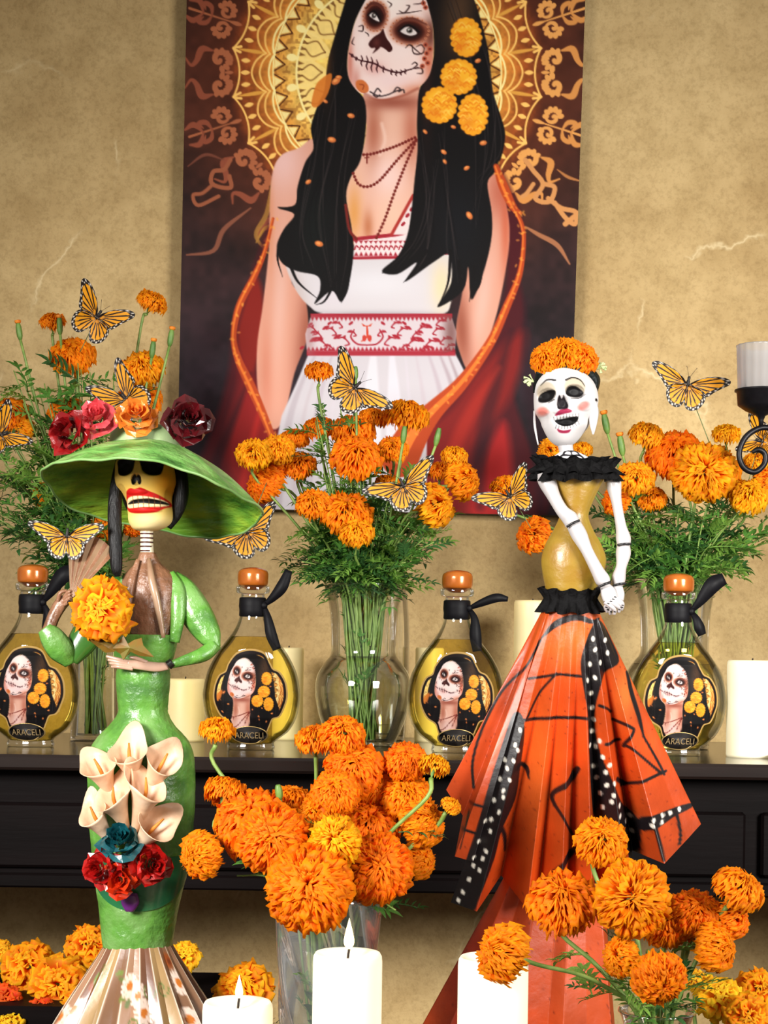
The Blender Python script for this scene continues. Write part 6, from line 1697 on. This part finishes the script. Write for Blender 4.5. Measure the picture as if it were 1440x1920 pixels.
bouquet([
    (1127, 1576, 102, 'upc', 'orange', 'topmost marigold of the lower right vase, over the orange skirt', .02),
    (1056, 1690, 134, 'upc', 'orange', 'wide marigold left of the biggest one in the lower right vase', .0),
    (1186, 1684, 146, 'cam', 'orange', 'biggest round marigold of the lower right vase', -.04),
    (1386, 1666, 98, 'ur', 'orange', 'marigold at the upper right of the lower right vase', .0),
    (942, 1786, 112, 'left', 'orange', 'single marigold leaning far left over the white candle', -.10),
    (1304, 1712, 100, 'upc', 'dense', 'dark marigold right of the biggest one in the lower right vase', .02),
    (1342, 1774, 96, 'right', 'dense', 'dark marigold low on the right of the lower right vase', .0),
    (1252, 1732, 96, 'upc', 'dense', 'marigold between the biggest and the dark ones', .03),
    (1164, 1794, 78, 'left', 'orange', 'small marigold over the left rim of the lower right vase', -.02),
    (1236, 1836, 102, 'down', 'dense', 'lowest marigold hanging over the rim of the lower right vase', -.06),
    (1376, 1722, 74, 'right', 'orange', 'marigold tucked under the upper right one of the lower right vase', .02)], 1.64, VG, gG, leaves=1)

# silk marigolds along the low bench and the front table
gS = 'silk marigolds strewn along the bottom'
for (px, py, di, look, kind, lab, dd) in (
    (166, 1772, 92, 'upc', 'silk', 'highest silk marigold left of the gown hem', 2.22),
    (52, 1812, 104, 'upc', 'silk', 'silk marigold near the lower left edge', 2.24),
    (112, 1846, 116, 'cam', 'silk', 'largest silk marigold left of the floral skirt', 2.18),
    (206, 1806, 70, 'upc', 'silk_yellow', 'yellow silk marigold touching the floral skirt on its left', 2.26),
    (344, 1792, 66, 'upc', 'silk_yellow', 'yellow silk marigold right of the gown hem', 2.24),
    (6, 1878, 70, 'cam', 'silk_red', 'red silk marigold at the lower left edge', 2.16),
    (72, 1900, 66, 'upc', 'silk_red', 'reddish silk marigold in the lower left corner', 2.14),
    (152, 1884, 80, 'cam', 'silk', 'silk marigold below the largest one on the left', 2.14),
    (0, 1782, 46, 'upc', 'silk_yellow', 'pale yellow silk marigold cut by the left edge', 2.28),
    (20, 1916, 60, 'up', 'silk_yellow', 'yellow silk marigold at the bottom left corner', 2.12),
    (456, 1852, 116, 'upc', 'silk', 'silk marigold behind the short lit candle', 2.02),
    (1352, 1872, 96, 'upc', 'silk_yellow', 'bright yellow silk marigold right of the lower right vase', 1.78),
    (1424, 1856, 92, 'upc', 'silk', 'silk marigold at the lower right edge', 1.80),
    (1402, 1906, 88, 'cam', 'silk', 'silk marigold at the bottom right corner', 1.74),
    (1306, 1838, 60, 'up', 'silk_yellow', 'small yellow silk marigold behind the lower right vase', 1.84)):
    c = P(px, py, dd); zf = bz if (dd > 2.12 and px < 500) else FRONT_Z
    if 2.10 < dd <= 2.12: zf = FRONT_Z
    if px < 500 and dd > 2.105 and dd < 2.13: zf = 0.0
    g = Vector((c.x + .01, c.y + .01, zf + .001))
    if c.z - zf < .03: g.z = zf
    flower(px, py, di, dd, look, kind, lab, gS, None, stem_to=g, leaves=2 if c.z - zf > .06 else 0, name='silk_marigold')

# greenery filling the bouquets
def fill(vase, label, group, n, dd, region, seed, k=.055, spread=.06, nl=5):
    rr = random.Random(seed)
    for i in range(n):
        cx, cy, rx, ry = rr.choice(region)
        a, q = rr.random() * 6.283, math.sqrt(rr.random())
        sprig(vase, cx + rx * q * math.cos(a), cy + ry * q * math.sin(a), dd + rr.uniform(-spread, spread), label, group, rr, n=nl, k=k)
fill(VC, 'feathery green marigold sprig in the middle console vase', 'greenery in the middle console vase', 96, 2.72, [(690, 1075, 125, 28), (690, 1070, 110, 30), (690, 1040, 125, 55), (690, 980, 130, 60), (600, 1010, 60, 70), (770, 1010, 60, 70), (680, 900, 90, 60), (620, 780, 30, 30)], 11, k=.05)
fill(VL, 'feathery green marigold sprig in the left console vase', 'greenery in the left console vase', 64, 2.78, [(150, 700, 110, 40), (60, 900, 60, 70), (100, 820, 90, 60), (290, 690, 50, 50), (50, 730, 50, 50), (140, 980, 60, 30), (40, 970, 45, 30), (130, 720, 110, 40), (40, 880, 50, 60)], 12, k=.066)
fill(VR, 'feathery green marigold sprig in the right console vase', 'greenery in the right console vase', 66, 2.78, [(1275, 1065, 125, 34), (1280, 1000, 120, 60), (1220, 1040, 60, 50), (1340, 1030, 70, 50), (1400, 1000, 40, 50), (1280, 960, 120, 30), (1150, 1010, 30, 60)], 13, k=.058)
fill(VF, 'green sprig in the large fluted front vase', 'greenery in the fluted front vase', 9, 1.82, [(470, 1650, 40, 14), (600, 1600, 120, 60), (700, 1700, 60, 20)], 14, k=.04, nl=3)
fill(VG, 'green sprig in the lower right vase', 'greenery in the lower right vase', 7, 1.66, [(1130, 1850, 30, 24), (1280, 1840, 30, 30), (1200, 1780, 60, 40)], 15, k=.036, nl=3)

# ------------------------------------------------------------------ butterflies
butterfly(181, 596, 118, 2.70, 35, 'topmost butterfly, open winged over the left bouquet', dih=(40, 20), pitch=8, perch=(150, 660), sweep=-6)
butterfly(238, 750, 116, 2.66, -44, 'butterfly rising behind the pink paper rose', dih=(20, 20), perch=(262, 750), sweep=14)
butterfly(664, 727, 120, 2.62, 48, 'butterfly spread over the white dress above the middle bouquet', dih=(24, 8), perch=(662, 790), sweep=-22)
butterfly(757, 912, 116, 2.60, -27, 'butterfly in the right half of the middle bouquet', dih=(10, 14), perch=(730, 905), sweep=-24)
butterfly(957, 932, 108, 2.60, -34, 'butterfly between the painting edge and the lace collar', dih=(8, 30), perch=(995, 990), sweep=-12)
butterfly(464, 999, 118, 2.62, -27, 'butterfly under the right tip of the green hat', dih=(8, 20), perch=(500, 905), sweep=-24)
butterfly(126, 1006, 112, 1.93, 2, 'butterfly above the leftmost bottle', dih=(6, 16), perch=(150, 1075), sweep=-26)
butterfly(1289, 722, 118, 2.62, 12, 'butterfly high in front of the bare wall, right of the orange catrina', dih=(14, 0), perch=(1330, 830), sweep=-26)
butterfly(1430, 828, 100, 2.66, -70, 'butterfly behind the iron scroll at the right edge', dih=(40, 40), perch=(1404, 900))
butterfly(2, 816, 104, 2.64, 60, 'butterfly wing cut off by the left edge of the picture', dih=(30, 30), perch=(30, 850))
